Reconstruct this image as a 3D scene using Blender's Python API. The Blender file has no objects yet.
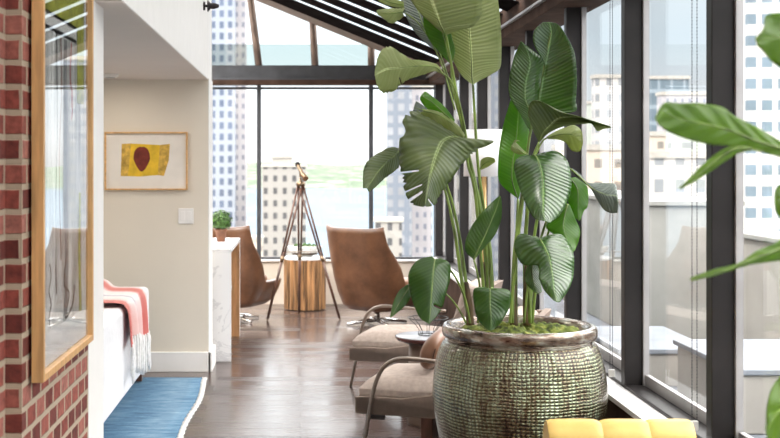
import bpy, bmesh, math, random
from mathutils import Vector, Matrix
random.seed(7)
PI = math.pi
C = bpy.context.scene.collection
H = 1.5            # eye height
F = 1200.0         # focal length in pixels (780 px wide frame)
VX, VY = 300.0, 163.0

def P(px, py, Y):  # pixel seen at depth Y -> point in the room
    return Vector(((px-VX)*Y/F, Y, H-(py-VY)*Y/F))

# ------------------------------------------------------------ camera
cam = bpy.data.cameras.new('camera'); co = bpy.data.objects.new('camera', cam); C.objects.link(co)
co.location = (0, 0, H); co.rotation_euler = (PI/2, 0, 0)
cam.sensor_width = 36; cam.sensor_fit = 'HORIZONTAL'; cam.lens = 36*F/780
cam.shift_x = (390-VX)/780; cam.shift_y = -(219-VY)/780
cam.clip_start = .05; cam.clip_end = 20000
cam.dof.use_dof = True; cam.dof.focus_distance = 5.2; cam.dof.aperture_fstop = 5.6
bpy.context.scene.camera = co

# ------------------------------------------------------------ materials
def newmat(name):
    m = bpy.data.materials.new(name); m.use_nodes = True
    nt = m.node_tree; b = nt.nodes['Principled BSDF']
    return m, nt, b
def N(nt, t, **kw):
    n = nt.nodes.new(t)
    for k, v in kw.items():
        if k in n.inputs.keys(): n.inputs[k].default_value = v
        else: setattr(n, k, v)
    return n
def L(nt, a, b): nt.links.new(a, b)
def c4(c): return (c[0], c[1], c[2], 1)
def ramp(nt, fac, stops):
    r = nt.nodes.new('ShaderNodeValToRGB'); L(nt, fac, r.inputs[0])
    e = r.color_ramp.elements
    e[0].position = stops[0][0]; e[0].color = c4(stops[0][1])
    e[1].position = stops[-1][0]; e[1].color = c4(stops[-1][1])
    for p, c in stops[1:-1]:
        x = e.new(p); x.color = c4(c)
    return r
def mapping(nt, coord='Object', scale=(1,1,1), rot=(0,0,0)):
    t = nt.nodes.new('ShaderNodeTexCoord'); m = nt.nodes.new('ShaderNodeMapping')
    m.inputs['Scale'].default_value = scale; m.inputs['Rotation'].default_value = rot
    L(nt, t.outputs[coord], m.inputs['Vector']); return m.outputs[0]
def bump(nt, b, h, s=.3, d=.01):
    n = N(nt, 'ShaderNodeBump', Strength=s, Distance=d); L(nt, h, n.inputs['Height']); L(nt, n.outputs[0], b.inputs['Normal'])
def mat(name, col, rough=.5, metal=0, var=.08, scale=8, bs=0, stretch=(1,1,1), spec=.5, coat=0):
    """noise-varied principled material"""
    m, nt, b = newmat(name)
    v = mapping(nt, 'Object', stretch)
    n = N(nt, 'ShaderNodeTexNoise', Scale=scale, Detail=4.0); L(nt, v, n.inputs['Vector'])
    lo = tuple(max(0, c*(1-var*2)) for c in col); hi = tuple(min(1, c*(1+var*2)) for c in col)
    r = ramp(nt, n.outputs[0], [(.3, lo), (.7, hi)]); L(nt, r.outputs[0], b.inputs['Base Color'])
    b.inputs['Roughness'].default_value = rough; b.inputs['Metallic'].default_value = metal
    b.inputs['Specular IOR Level'].default_value = spec; b.inputs['Coat Weight'].default_value = coat
    if bs:
        n2 = N(nt, 'ShaderNodeTexNoise', Scale=scale*12, Detail=3.0); L(nt, v, n2.inputs['Vector']); bump(nt, b, n2.outputs[0], bs, .002)
    return m

M = {}
M['white'] = mat('white_paint', (.86,.85,.83), .55, var=.01)
M['beige'] = mat('beige_paint', (.76,.70,.60), .7, var=.015, scale=2)
M['soffit'] = mat('ceiling_paint', (.72,.66,.61), .7, var=.015, scale=2)
M['dark_metal'] = mat('dark_anodised_metal', (.014,.012,.012), .45, 0, var=.1, spec=.3)
M['grey_metal'] = mat('grey_window_metal', (.05,.052,.058), .42, 0, var=.1, spec=.3)
M['alu'] = mat('light_aluminium', (.40,.39,.39), .35, .5, var=.04)
M['brown_beam'] = mat('brown_beam', (.055,.034,.026), .8, var=.15, spec=0.03)
M['tan_beam'] = mat('taupe_mullion', (.20,.15,.125), .7, var=.1, spec=.1)
M['slat'] = mat('black_ceiling_board', (.012,.010,.010), 1, var=.2, spec=0)
M['chrome'] = mat('chrome', (.75,.74,.73), .12, 1, var=.02)
M['brass'] = mat('aged_brass', (.24,.17,.11), .32, .9, var=.15, scale=30)
M['dark_wood'] = mat('dark_wood', (.10,.045,.028), .35, var=.25, scale=6, stretch=(6,6,1))
M['tan_wood'] = mat('tan_wood', (.50,.27,.12), .4, var=.15, scale=5, stretch=(8,8,1))
M['oak'] = mat('light_oak', (.66,.40,.17), .4, var=.12, scale=6, stretch=(8,1,8))
M['oakv'] = mat('light_oak_upright', (.62,.36,.15), .4, var=.12, scale=6, stretch=(8,8,1))
M['linen'] = mat('taupe_linen', (.43,.35,.30), .85, var=.07, scale=40, bs=.35)
M['shell'] = mat('taupe_shell_fabric', (.24,.18,.145), .65, var=.06, scale=30, bs=.25)
M['tube'] = mat('bronze_tube', (.30,.25,.21), .28, .85, var=.06)
M['wlinen'] = mat('white_slipcover', (.80,.80,.82), .9, var=.02, scale=40, bs=.3)
M['cream'] = mat('cream_upholstery', (.72,.66,.60), .85, var=.03, scale=40, bs=.2)
M['black'] = mat('black_wire', (.02,.02,.02), .4, .5)
M['paper'] = mat('white_mat_board', (.85,.86,.86), .8, var=.01)
M['plastic'] = mat('white_plastic', (.85,.84,.82), .3, var=.01)
M['shade'] = mat('white_lamp_shade', (.93,.92,.92), .8, var=.01)
M['soil'] = mat('soil', (.06,.04,.025), .9, var=.3, scale=60, bs=.5)
M['stem'] = mat('green_stem', (.17,.25,.05), .35, var=.3, scale=9, stretch=(4,4,.6))
M['sheath'] = mat('brown_sheath', (.10,.065,.03), .6, var=.35, scale=12, stretch=(6,6,.5))
M['bamboo'] = mat('bamboo_pole', (.62,.38,.13), .4, var=.15)
M['parapet'] = mat('parapet_render', (.34,.32,.29), .85, var=.08, scale=2, bs=.2)
M['concrete'] = mat('concrete', (0.276,0.276,0.258), .85, var=.08, scale=3, bs=.2)
M['cream_wall'] = mat('cream_render', (.62,.55,.47), .85, var=.06, scale=2)
M['slate'] = mat('blue_grey_roofing', (.19,.21,.24), .7, var=.1, scale=3)
M['green_small'] = mat('boxwood_green', (.055,.13,.02), .5, var=.5, scale=50)
M['terracotta'] = mat('brown_clay', (.22,.09,.045), .6, var=.2, scale=14)
M['ribbed'] = mat('ribbed_white_ceramic', (.62,.62,.60), .3, var=.06)
M['mortar_shadow'] = mat('black_gap', (.01,.01,.01), .9)

def mk_floor():
    m, nt, b = newmat('plank_floor'); v = mapping(nt)
    br = N(nt, 'ShaderNodeTexBrick', Scale=1.0); br.offset = .37; br.offset_frequency = 2
    br.inputs['Brick Width'].default_value = 1.55; br.inputs['Row Height'].default_value = .165
    br.inputs['Mortar Size'].default_value = .0025; br.inputs['Mortar Smooth'].default_value = .2
    br.inputs['Color1'].default_value = (0,0,0,1); br.inputs['Color2'].default_value = (1,1,1,1); br.inputs['Mortar'].default_value = (.3,.3,.3,1)
    br.inputs['Bias'].default_value = 0
    L(nt, v, br.inputs['Vector'])
    v2 = mapping(nt, 'Object', (1.2, 22, 1))
    n = N(nt, 'ShaderNodeTexNoise', Scale=2.5, Detail=6.0, Roughness=.65); L(nt, v2, n.inputs['Vector'])
    r1 = ramp(nt, br.outputs['Color'], [(0, (0.040,0.024,0.021)), (.5, (0.072,0.047,0.040)), (1, (0.108,0.072,0.063))])
    r2 = ramp(nt, n.outputs[0], [(.3, (.6,.6,.6)), (.7, (1.25,1.22,1.2))])
    mx = N(nt, 'ShaderNodeMixRGB', blend_type='MULTIPLY', Fac=1.0); L(nt, r1.outputs[0], mx.inputs[1]); L(nt, r2.outputs[0], mx.inputs[2])
    mm = N(nt, 'ShaderNodeMixRGB', blend_type='MIX'); L(nt, br.outputs['Fac'], mm.inputs[0]); L(nt, mx.outputs[0], mm.inputs[1]); mm.inputs[2].default_value = (.02,.012,.01,1)
    L(nt, mm.outputs[0], b.inputs['Base Color'])
    rq = N(nt, 'ShaderNodeMath', operation='MULTIPLY_ADD'); L(nt, br.outputs['Color'], rq.inputs[0]); rq.inputs[1].default_value = -.45; L(nt, n.outputs[0], rq.inputs[2])
    rr = ramp(nt, rq.outputs[0], [(.05, (.16,)*3), (.65, (.36,)*3)]); L(nt, rr.outputs[0], b.inputs['Roughness'])
    inv = N(nt, 'ShaderNodeMath', operation='SUBTRACT'); inv.inputs[0].default_value = 1; L(nt, br.outputs['Fac'], inv.inputs[1])
    ad = N(nt, 'ShaderNodeMath', operation='MULTIPLY_ADD'); L(nt, n.outputs[0], ad.inputs[0]); ad.inputs[1].default_value = .25; L(nt, inv.outputs[0], ad.inputs[2])
    bump(nt, b, ad.outputs[0], .35, .003)
    b.inputs['Specular IOR Level'].default_value = .8
    return m
M['floor'] = mk_floor()

def mk_brick(name, c1, c2, c3, swap=True):
    m, nt, b = newmat(name)
    t = nt.nodes.new('ShaderNodeTexCoord'); s = nt.nodes.new('ShaderNodeSeparateXYZ'); L(nt, t.outputs['Object'], s.inputs[0])
    cb = nt.nodes.new('ShaderNodeCombineXYZ')
    a = N(nt, 'ShaderNodeMath', operation='ADD'); L(nt, s.outputs['X'], a.inputs[0]); L(nt, s.outputs['Y'], a.inputs[1])
    a2 = N(nt, 'ShaderNodeMath', operation='ADD'); L(nt, a.outputs[0], a2.inputs[0]); a2.inputs[1].default_value = .04; L(nt, a2.outputs[0], cb.inputs['X']); L(nt, s.outputs['Z'], cb.inputs['Y'])
    wob = N(nt, 'ShaderNodeTexNoise', Scale=14.0, Detail=2.0); L(nt, t.outputs['Object'], wob.inputs['Vector'])
    wm = N(nt, 'ShaderNodeVectorMath', operation='MULTIPLY_ADD'); L(nt, wob.outputs['Color'], wm.inputs[0]); wm.inputs[1].default_value = (.008,.008,0); L(nt, cb.outputs[0], wm.inputs[2])
    br = N(nt, 'ShaderNodeTexBrick', Scale=1.0); br.offset = .5
    br.inputs['Brick Width'].default_value = .12; br.inputs['Row Height'].default_value = .0685
    br.inputs['Mortar Size'].default_value = .0105; br.inputs['Mortar Smooth'].default_value = .35
    br.inputs['Color1'].default_value = (0,0,0,1); br.inputs['Color2'].default_value = (1,1,1,1); br.inputs['Mortar'].default_value = (.5,.5,.5,1)
    L(nt, wm.outputs[0], br.inputs['Vector'])
    r = ramp(nt, br.outputs['Color'], [(0, c1), (.5, c2), (1, c3)])
    n = N(nt, 'ShaderNodeTexNoise', Scale=45.0, Detail=5.0); L(nt, t.outputs['Object'], n.inputs['Vector'])
    r2 = ramp(nt, n.outputs[0], [(.3, (.65,)*3), (.7, (1.3,)*3)])
    mx = N(nt, 'ShaderNodeMixRGB', blend_type='MULTIPLY', Fac=1.0); L(nt, r.outputs[0], mx.inputs[1]); L(nt, r2.outputs[0], mx.inputs[2])
    mm = N(nt, 'ShaderNodeMixRGB'); L(nt, br.outputs['Fac'], mm.inputs[0]); L(nt, mx.outputs[0], mm.inputs[1]); mm.inputs[2].default_value = (.42,.34,.25,1)
    L(nt, mm.outputs[0], b.inputs['Base Color']); b.inputs['Roughness'].default_value = .75
    inv = N(nt, 'ShaderNodeMath', operation='SUBTRACT'); inv.inputs[0].default_value = 1; L(nt, br.outputs['Fac'], inv.inputs[1])
    ad = N(nt, 'ShaderNodeMath', operation='MULTIPLY_ADD'); L(nt, n.outputs[0], ad.inputs[0]); ad.inputs[1].default_value = .3; L(nt, inv.outputs[0], ad.inputs[2])
    bump(nt, b, ad.outputs[0], .6, .008)
    return m
M['brick'] = mk_brick('red_brick', (.12,.020,.014), (.27,.06,.042), (.38,.15,.115))

def mk_glass():
    m, nt, b = newmat('window_glass'); nt.nodes.remove(b)
    out = nt.nodes['Material Output']
    tr = N(nt, 'ShaderNodeBsdfTransparent'); tr.inputs[0].default_value = (.985,.99,.99,1)
    gl = N(nt, 'ShaderNodeBsdfGlossy', Roughness=.0); gl.inputs[0].default_value = (1,1,1,1)
    lw = N(nt, 'ShaderNodeLayerWeight', Blend=.5); pw = N(nt, 'ShaderNodeMath', operation='POWER'); L(nt, lw.outputs['Facing'], pw.inputs[0]); pw.inputs[1].default_value = 5
    fr = N(nt, 'ShaderNodeMath', operation='MULTIPLY_ADD'); L(nt, pw.outputs[0], fr.inputs[0]); fr.inputs[1].default_value = .55; fr.inputs[2].default_value = .02
    mx = N(nt, 'ShaderNodeMixShader'); L(nt, fr.outputs[0], mx.inputs[0]); L(nt, tr.outputs[0], mx.inputs[1]); L(nt, gl.outputs[0], mx.inputs[2])
    L(nt, mx.outputs[0], out.inputs[0]); return m
M['glass'] = mk_glass()
def mk_pglass():
    m = M['glass'].copy(); m.name = 'picture_glass'
    for n_ in m.node_tree.nodes:
        if n_.type == 'MATH' and n_.operation == 'MULTIPLY_ADD': n_.inputs[1].default_value = 1.0; n_.inputs[2].default_value = .03
    return m
M['pglass'] = mk_pglass()

def mk_leaf(name, dark, light, rough, trans, tcol, sheen=0, vs=1.0, bs_=1.0):
    m, nt, b = newmat(name); out = nt.nodes['Material Output']
    t = nt.nodes.new('ShaderNodeTexCoord'); s = nt.nodes.new('ShaderNodeSeparateXYZ'); L(nt, t.outputs['UV'], s.inputs[0])
    # uv: u = across (-1..1 -> 0..1), v = metres along the midrib; side veins sweep forward
    d = N(nt, 'ShaderNodeMath', operation='SUBTRACT'); L(nt, s.outputs['X'], d.inputs[0]); d.inputs[1].default_value = .5
    ab = N(nt, 'ShaderNodeMath', operation='ABSOLUTE'); L(nt, d.outputs[0], ab.inputs[0])
    k = N(nt, 'ShaderNodeMath', operation='MULTIPLY_ADD'); L(nt, ab.outputs[0], k.inputs[0]); k.inputs[1].default_value = -.10; L(nt, s.outputs['Y'], k.inputs[2])
    cb = nt.nodes.new('ShaderNodeCombineXYZ'); L(nt, k.outputs[0], cb.inputs['X'])
    n0 = N(nt, 'ShaderNodeTexNoise', Scale=60.0*vs, Detail=3.0); L(nt, cb.outputs[0], n0.inputs['Vector'])
    w = N(nt, 'ShaderNodeTexWave', Scale=22.0*vs, Distortion=1.2, Detail=2.0); w.bands_direction = 'X'; L(nt, cb.outputs[0], w.inputs['Vector'])
    n1 = N(nt, 'ShaderNodeTexNoise', Scale=5.0, Detail=3.0); L(nt, t.outputs['Object'], n1.inputs['Vector'])
    mxf = N(nt, 'ShaderNodeMath', operation='MULTIPLY_ADD'); L(nt, n0.outputs[0], mxf.inputs[0]); mxf.inputs[1].default_value = .55
    hf = N(nt, 'ShaderNodeMath', operation='MULTIPLY'); L(nt, n1.outputs[0], hf.inputs[0]); hf.inputs[1].default_value = .45; L(nt, hf.outputs[0], mxf.inputs[2])
    r = ramp(nt, mxf.outputs[0], [(.35, dark), (.62, light)])
    mr = ramp(nt, ab.outputs[0], [(.0, (1,1,1)), (.018, (1,1,1)), (.03, (0,0,0)), (1, (0,0,0))])
    mm = N(nt, 'ShaderNodeMixRGB'); L(nt, mr.outputs[0], mm.inputs[0]); L(nt, r.outputs[0], mm.inputs[1]); mm.inputs[2].default_value = c4(tuple(min(1, c*1.9+.06) for c in light))
    L(nt, mm.outputs[0], b.inputs['Base Color']); b.inputs['Roughness'].default_value = rough
    b.inputs['Specular IOR Level'].default_value = .5+sheen*.3; b.inputs['Coat Weight'].default_value = .15+.25*sheen; b.inputs['Coat Roughness'].default_value = .22
    h = N(nt, 'ShaderNodeMath', operation='MULTIPLY_ADD'); L(nt, w.outputs[0], h.inputs[0]); h.inputs[1].default_value = 1.0; L(nt, n0.outputs[0], h.inputs[2])
    bump(nt, b, h.outputs[0], .5*bs_, .005)
    tl = N(nt, 'ShaderNodeBsdfTranslucent'); tm = N(nt, 'ShaderNodeMixRGB', blend_type='MULTIPLY', Fac=.45); tm.inputs[1].default_value = c4(tcol); L(nt, mm.outputs[0], tm.inputs[2])
    tl.inputs[0].default_value = c4(tcol)
    ms = N(nt, 'ShaderNodeMixShader', Fac=trans); ms.inputs[0].default_value = trans
    L(nt, b.outputs[0], ms.inputs[1]); L(nt, tl.outputs[0], ms.inputs[2]); L(nt, ms.outputs[0], out.inputs[0])
    return m
M['leaf_pale'] = mk_leaf('leaf_underside', (.14,.19,.045), (.40,.44,.22), .42, .45, (.50,.58,.20))
M['leaf_green'] = mk_leaf('leaf_green', (.022,.075,.004), (.095,.22,.012), .33, .45, (.20,.50,.01), bs_=.5)
M['leaf_mid'] = mk_leaf('leaf_mid_green', (.012,.045,.004), (.05,.12,.012), .3, .3, (.14,.38,.01), bs_=.45)
M['leaf_dark'] = mk_leaf('leaf_glossy', (.008,.035,.005), (.06,.145,.022), .22, .22, (.14,.42,.01), sheen=1, bs_=.8)
M['leaf_olive'] = mk_leaf('leaf_olive', (.035,.065,.012), (.145,.19,.06), .33, .28, (.22,.33,.04))
M['leaf_grey'] = mk_leaf('leaf_grey_green', (.09,.12,.10), (.17,.21,.18), .42, .15, (.16,.22,.12))
M['leaf_fig'] = mk_leaf('fig_leaf', (.06,.15,.008), (.16,.30,.02), .4, .42, (.34,.55,.03), vs=.35)

def mk_pot():
    m, nt, b = newmat('dripped_glaze')
    t = nt.nodes.new('ShaderNodeTexCoord')
    wob = N(nt, 'ShaderNodeTexNoise', Scale=7.0, Detail=3.0); L(nt, t.outputs['UV'], wob.inputs['Vector'])
    wm = N(nt, 'ShaderNodeVectorMath', operation='MULTIPLY_ADD'); L(nt, wob.outputs['Color'], wm.inputs[0]); wm.inputs[1].default_value = (.035,.03,0); L(nt, t.outputs['UV'], wm.inputs[2])
    sx = nt.nodes.new('ShaderNodeSeparateXYZ'); L(nt, wm.outputs[0], sx.inputs[0])
    def wav(sock, freq):
        k = N(nt, 'ShaderNodeMath', operation='MULTIPLY'); L(nt, sock, k.inputs[0]); k.inputs[1].default_value = 2*PI/freq
        q = N(nt, 'ShaderNodeMath', operation='SINE'); L(nt, k.outputs[0], q.inputs[0])
        ab = N(nt, 'ShaderNodeMath', operation='ABSOLUTE'); L(nt, q.outputs[0], ab.inputs[0])
        return ab.outputs[0]
    dm = N(nt, 'ShaderNodeMath', operation='MULTIPLY'); L(nt, wav(sx.outputs['X'], .036), dm.inputs[0]); L(nt, wav(sx.outputs['Y'], .027), dm.inputs[1])
    dimp = N(nt, 'ShaderNodeMath', operation='POWER'); L(nt, dm.outputs[0], dimp.inputs[0]); dimp.inputs[1].default_value = .6
    n3 = N(nt, 'ShaderNodeTexNoise', Scale=75.0, Detail=4.0); L(nt, t.outputs['UV'], n3.inputs['Vector'])
    mp2 = nt.nodes.new('ShaderNodeMapping'); mp2.inputs['Scale'].default_value = (4.5, 1.6, 1); L(nt, t.outputs['UV'], mp2.inputs[0])
    n = N(nt, 'ShaderNodeTexNoise', Scale=1.7, Detail=9.0, Roughness=.75); L(nt, mp2.outputs[0], n.inputs['Vector'])
    ad = N(nt, 'ShaderNodeMath', operation='MULTIPLY_ADD'); L(nt, n3.outputs[0], ad.inputs[0]); ad.inputs[1].default_value = .40; L(nt, n.outputs[0], ad.inputs[2])
    ad2 = N(nt, 'ShaderNodeMath', operation='MULTIPLY_ADD'); L(nt, dimp.outputs[0], ad2.inputs[0]); ad2.inputs[1].default_value = .07; L(nt, ad.outputs[0], ad2.inputs[2])
    r = ramp(nt, ad2.outputs[0], [(.60, (.03,.017,.009)), (.69, (.09,.06,.035)), (.745, (.15,.135,.08)), (.82, (.21,.24,.15)), (.96, (.40,.42,.31))])
    L(nt, r.outputs[0], b.inputs['Base Color'])
    b.inputs['Metallic'].default_value = .75; b.inputs['Roughness'].default_value = .2; b.inputs['Coat Weight'].default_value = .5; b.inputs['Coat Roughness'].default_value = .15
    inv = N(nt, 'ShaderNodeMath', operation='MULTIPLY_ADD'); L(nt, dimp.outputs[0], inv.inputs[0]); inv.inputs[1].default_value = 1.0
    sm_ = N(nt, 'ShaderNodeMath', operation='MULTIPLY'); L(nt, n3.outputs[0], sm_.inputs[0]); sm_.inputs[1].default_value = .7
    L(nt, sm_.outputs[0], inv.inputs[2]); bump(nt, b, inv.outputs[0], .6, .006)
    return m, r
M['pot'], _ = mk_pot()
def mk_rim():
    m, nt, b = newmat('rim_glaze'); v = mapping(nt, 'Object', (1,1,3))
    n = N(nt, 'ShaderNodeTexNoise', Scale=9.0, Detail=7.0, Roughness=.7); L(nt, v, n.inputs['Vector'])
    r = ramp(nt, n.outputs[0], [(.38, (.05,.025,.015)), (.5, (.20,.14,.10)), (.62, (.42,.42,.36))]); L(nt, r.outputs[0], b.inputs['Base Color'])
    b.inputs['Metallic'].default_value = .6; b.inputs['Roughness'].default_value = .22; b.inputs['Coat Weight'].default_value = .5
    bump(nt, b, n.outputs[0], .3, .004); return m
M['rim'] = mk_rim()
def mk_moss():
    m, nt, b = newmat('moss'); v = mapping(nt)
    n = N(nt, 'ShaderNodeTexNoise', Scale=30.0, Detail=6.0); L(nt, v, n.inputs['Vector'])
    r = ramp(nt, n.outputs[0], [(.36, (.03,.04,.008)), (.52, (.13,.17,.025)), (.7, (.34,.33,.09))]); L(nt, r.outputs[0], b.inputs['Base Color'])
    b.inputs['Roughness'].default_value = .95; bump(nt, b, n.outputs[0], .8, .02); return m
M['moss'] = mk_moss()
def mk_leather(name, c1, c2, rough=.35):
    m, nt, b = newmat(name); v = mapping(nt)
    n = N(nt, 'ShaderNodeTexNoise', Scale=4.0, Detail=6.0, Roughness=.65); L(nt, v, n.inputs['Vector'])
    r = ramp(nt, n.outputs[0], [(.3, c1), (.7, c2)]); L(nt, r.outputs[0], b.inputs['Base Color'])
    b.inputs['Roughness'].default_value = rough
    n2 = N(nt, 'ShaderNodeTexNoise', Scale=120.0, Detail=3.0); L(nt, v, n2.inputs['Vector']); bump(nt, b, n2.outputs[0], .15, .002); return m
M['leather'] = mk_leather('cognac_leather', (.075,.033,.017), (.19,.088,.045), .30)
M['leather2'] = mk_leather('brown_leather', (.16,.075,.04), (.30,.16,.10))
M['yellow'] = mk_leather('yellow_leather', (.52,.34,.075), (.68,.48,.14), .45)
def mk_marble():
    m, nt, b = newmat('white_marble'); v = mapping(nt)
    n = N(nt, 'ShaderNodeTexNoise', Scale=2.6, Detail=9.0, Roughness=.6, Distortion=1.4); L(nt, v, n.inputs['Vector'])
    r = ramp(nt, n.outputs[0], [(.47, (.84,.84,.85)), (.495, (.66,.66,.68)), (.52, (.85,.85,.86))]); L(nt, r.outputs[0], b.inputs['Base Color'])
    b.inputs['Roughness'].default_value = .2; return m
M['marble'] = mk_marble()
def mk_rug():
    m, nt, b = newmat('blue_rug'); v = mapping(nt)
    v3 = mapping(nt, 'Object', (1, 5, 1)); n = N(nt, 'ShaderNodeTexNoise', Scale=5.0, Detail=10.0, Roughness=.82); L(nt, v3, n.inputs['Vector'])
    br = N(nt, 'ShaderNodeTexVoronoi', Scale=9.0); L(nt, v, br.inputs['Vector'])
    w = N(nt, 'ShaderNodeTexWave', Scale=.8, Distortion=3.0, Detail=4.0); L(nt, v, w.inputs['Vector'])
    a = N(nt, 'ShaderNodeMath', operation='MULTIPLY_ADD'); L(nt, w.outputs[0], a.inputs[0]); a.inputs[1].default_value = .12; L(nt, n.outputs[0], a.inputs[2])
    r = ramp(nt, a.outputs[0], [(.38, (.035,.095,.17)), (.52, (.085,.19,.30)), (.66, (.18,.31,.43)), (.8, (.40,.48,.55))]); L(nt, r.outputs[0], b.inputs['Base Color'])
    b.inputs['Roughness'].default_value = .95
    n2 = N(nt, 'ShaderNodeTexNoise', Scale=260.0); L(nt, v, n2.inputs['Vector']); bump(nt, b, n2.outputs[0], .5, .004); return m
M['rug'] = mk_rug()
M['rug_edge'] = mat('rug_selvedge', (.74,.74,.72), .95, var=.05, scale=60, bs=.4)
def mk_throw():
    m, nt, b = newmat('striped_throw')
    t = nt.nodes.new('ShaderNodeTexCoord'); s = nt.nodes.new('ShaderNodeSeparateXYZ'); L(nt, t.outputs['UV'], s.inputs[0])
    n = N(nt, 'ShaderNodeTexNoise', Scale=30.0, Detail=4.0); L(nt, t.outputs['UV'], n.inputs['Vector'])
    a = N(nt, 'ShaderNodeMath', operation='MULTIPLY_ADD'); L(nt, n.outputs[0], a.inputs[0]); a.inputs[1].default_value = .05; L(nt, s.outputs['X'], a.inputs[2])
    r = ramp(nt, a.outputs[0], [(0, (.62,.24,.22)), (.16, (.62,.22,.19)), (.24, (.78,.66,.64)), (.36, (.78,.74,.73)), (.44, (.45,.43,.50)), (.5, (.78,.74,.74)), (.66, (.76,.66,.65)), (.78, (.60,.20,.18)), (.86, (.60,.22,.19)), (1, (.78,.68,.66))])
    # bands across the end as well
    r2 = ramp(nt, s.outputs['Y'], [(0, (1,1,1)), (.62, (1,1,1)), (.72, (.97,.86,.85)), (.86, (.95,.66,.63)), (1, (.96,.72,.70))])
    mx = N(nt, 'ShaderNodeMixRGB', blend_type='MULTIPLY', Fac=1.0); L(nt, r.outputs[0], mx.inputs[1]); L(nt, r2.outputs[0], mx.inputs[2])
    L(nt, mx.outputs[0], b.inputs['Base Color']); b.inputs['Roughness'].default_value = .95; return m
M['throw'] = mk_throw()
M['fringe'] = mat('white_wool', (.80,.79,.78), .95, var=.05, scale=60)

def mk_building(name, wall, win, px, pz, wx=.5, wz=.5, rough=.6, glassy=.15):
    m, nt, b = newmat(name)
    t = nt.nodes.new('ShaderNodeTexCoord'); s = nt.nodes.new('ShaderNodeSeparateXYZ'); L(nt, t.outputs['Object'], s.inputs[0])
    a = N(nt, 'ShaderNodeMath', operation='ADD'); L(nt, s.outputs['X'], a.inputs[0]); L(nt, s.outputs['Y'], a.inputs[1])
    def cell(sock, p, w):
        d = N(nt, 'ShaderNodeMath', operation='DIVIDE'); L(nt, sock, d.inputs[0]); d.inputs[1].default_value = p
        f = N(nt, 'ShaderNodeMath', operation='FRACT'); L(nt, d.outputs[0], f.inputs[0])
        g = N(nt, 'ShaderNodeMath', operation='LESS_THAN'); L(nt, f.outputs[0], g.inputs[0]); g.inputs[1].default_value = w
        return g.outputs[0]
    mu = N(nt, 'ShaderNodeMath', operation='MULTIPLY'); L(nt, cell(a.outputs[0], px, wx), mu.inputs[0]); L(nt, cell(s.outputs['Z'], pz, wz), mu.inputs[1])
    n = N(nt, 'ShaderNodeTexNoise', Scale=.12, Detail=3.0); L(nt, t.outputs['Object'], n.inputs['Vector'])
    lo = tuple(c*.7 for c in win); r = ramp(nt, n.outputs[0], [(.35, lo), (.65, win)])
    mx = N(nt, 'ShaderNodeMixRGB'); L(nt, mu.outputs[0], mx.inputs[0]); mx.inputs[1].default_value = c4(wall); L(nt, r.outputs[0], mx.inputs[2])
    L(nt, mx.outputs[0], b.inputs['Base Color']); b.inputs['Roughness'].default_value = rough
    return m

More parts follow.
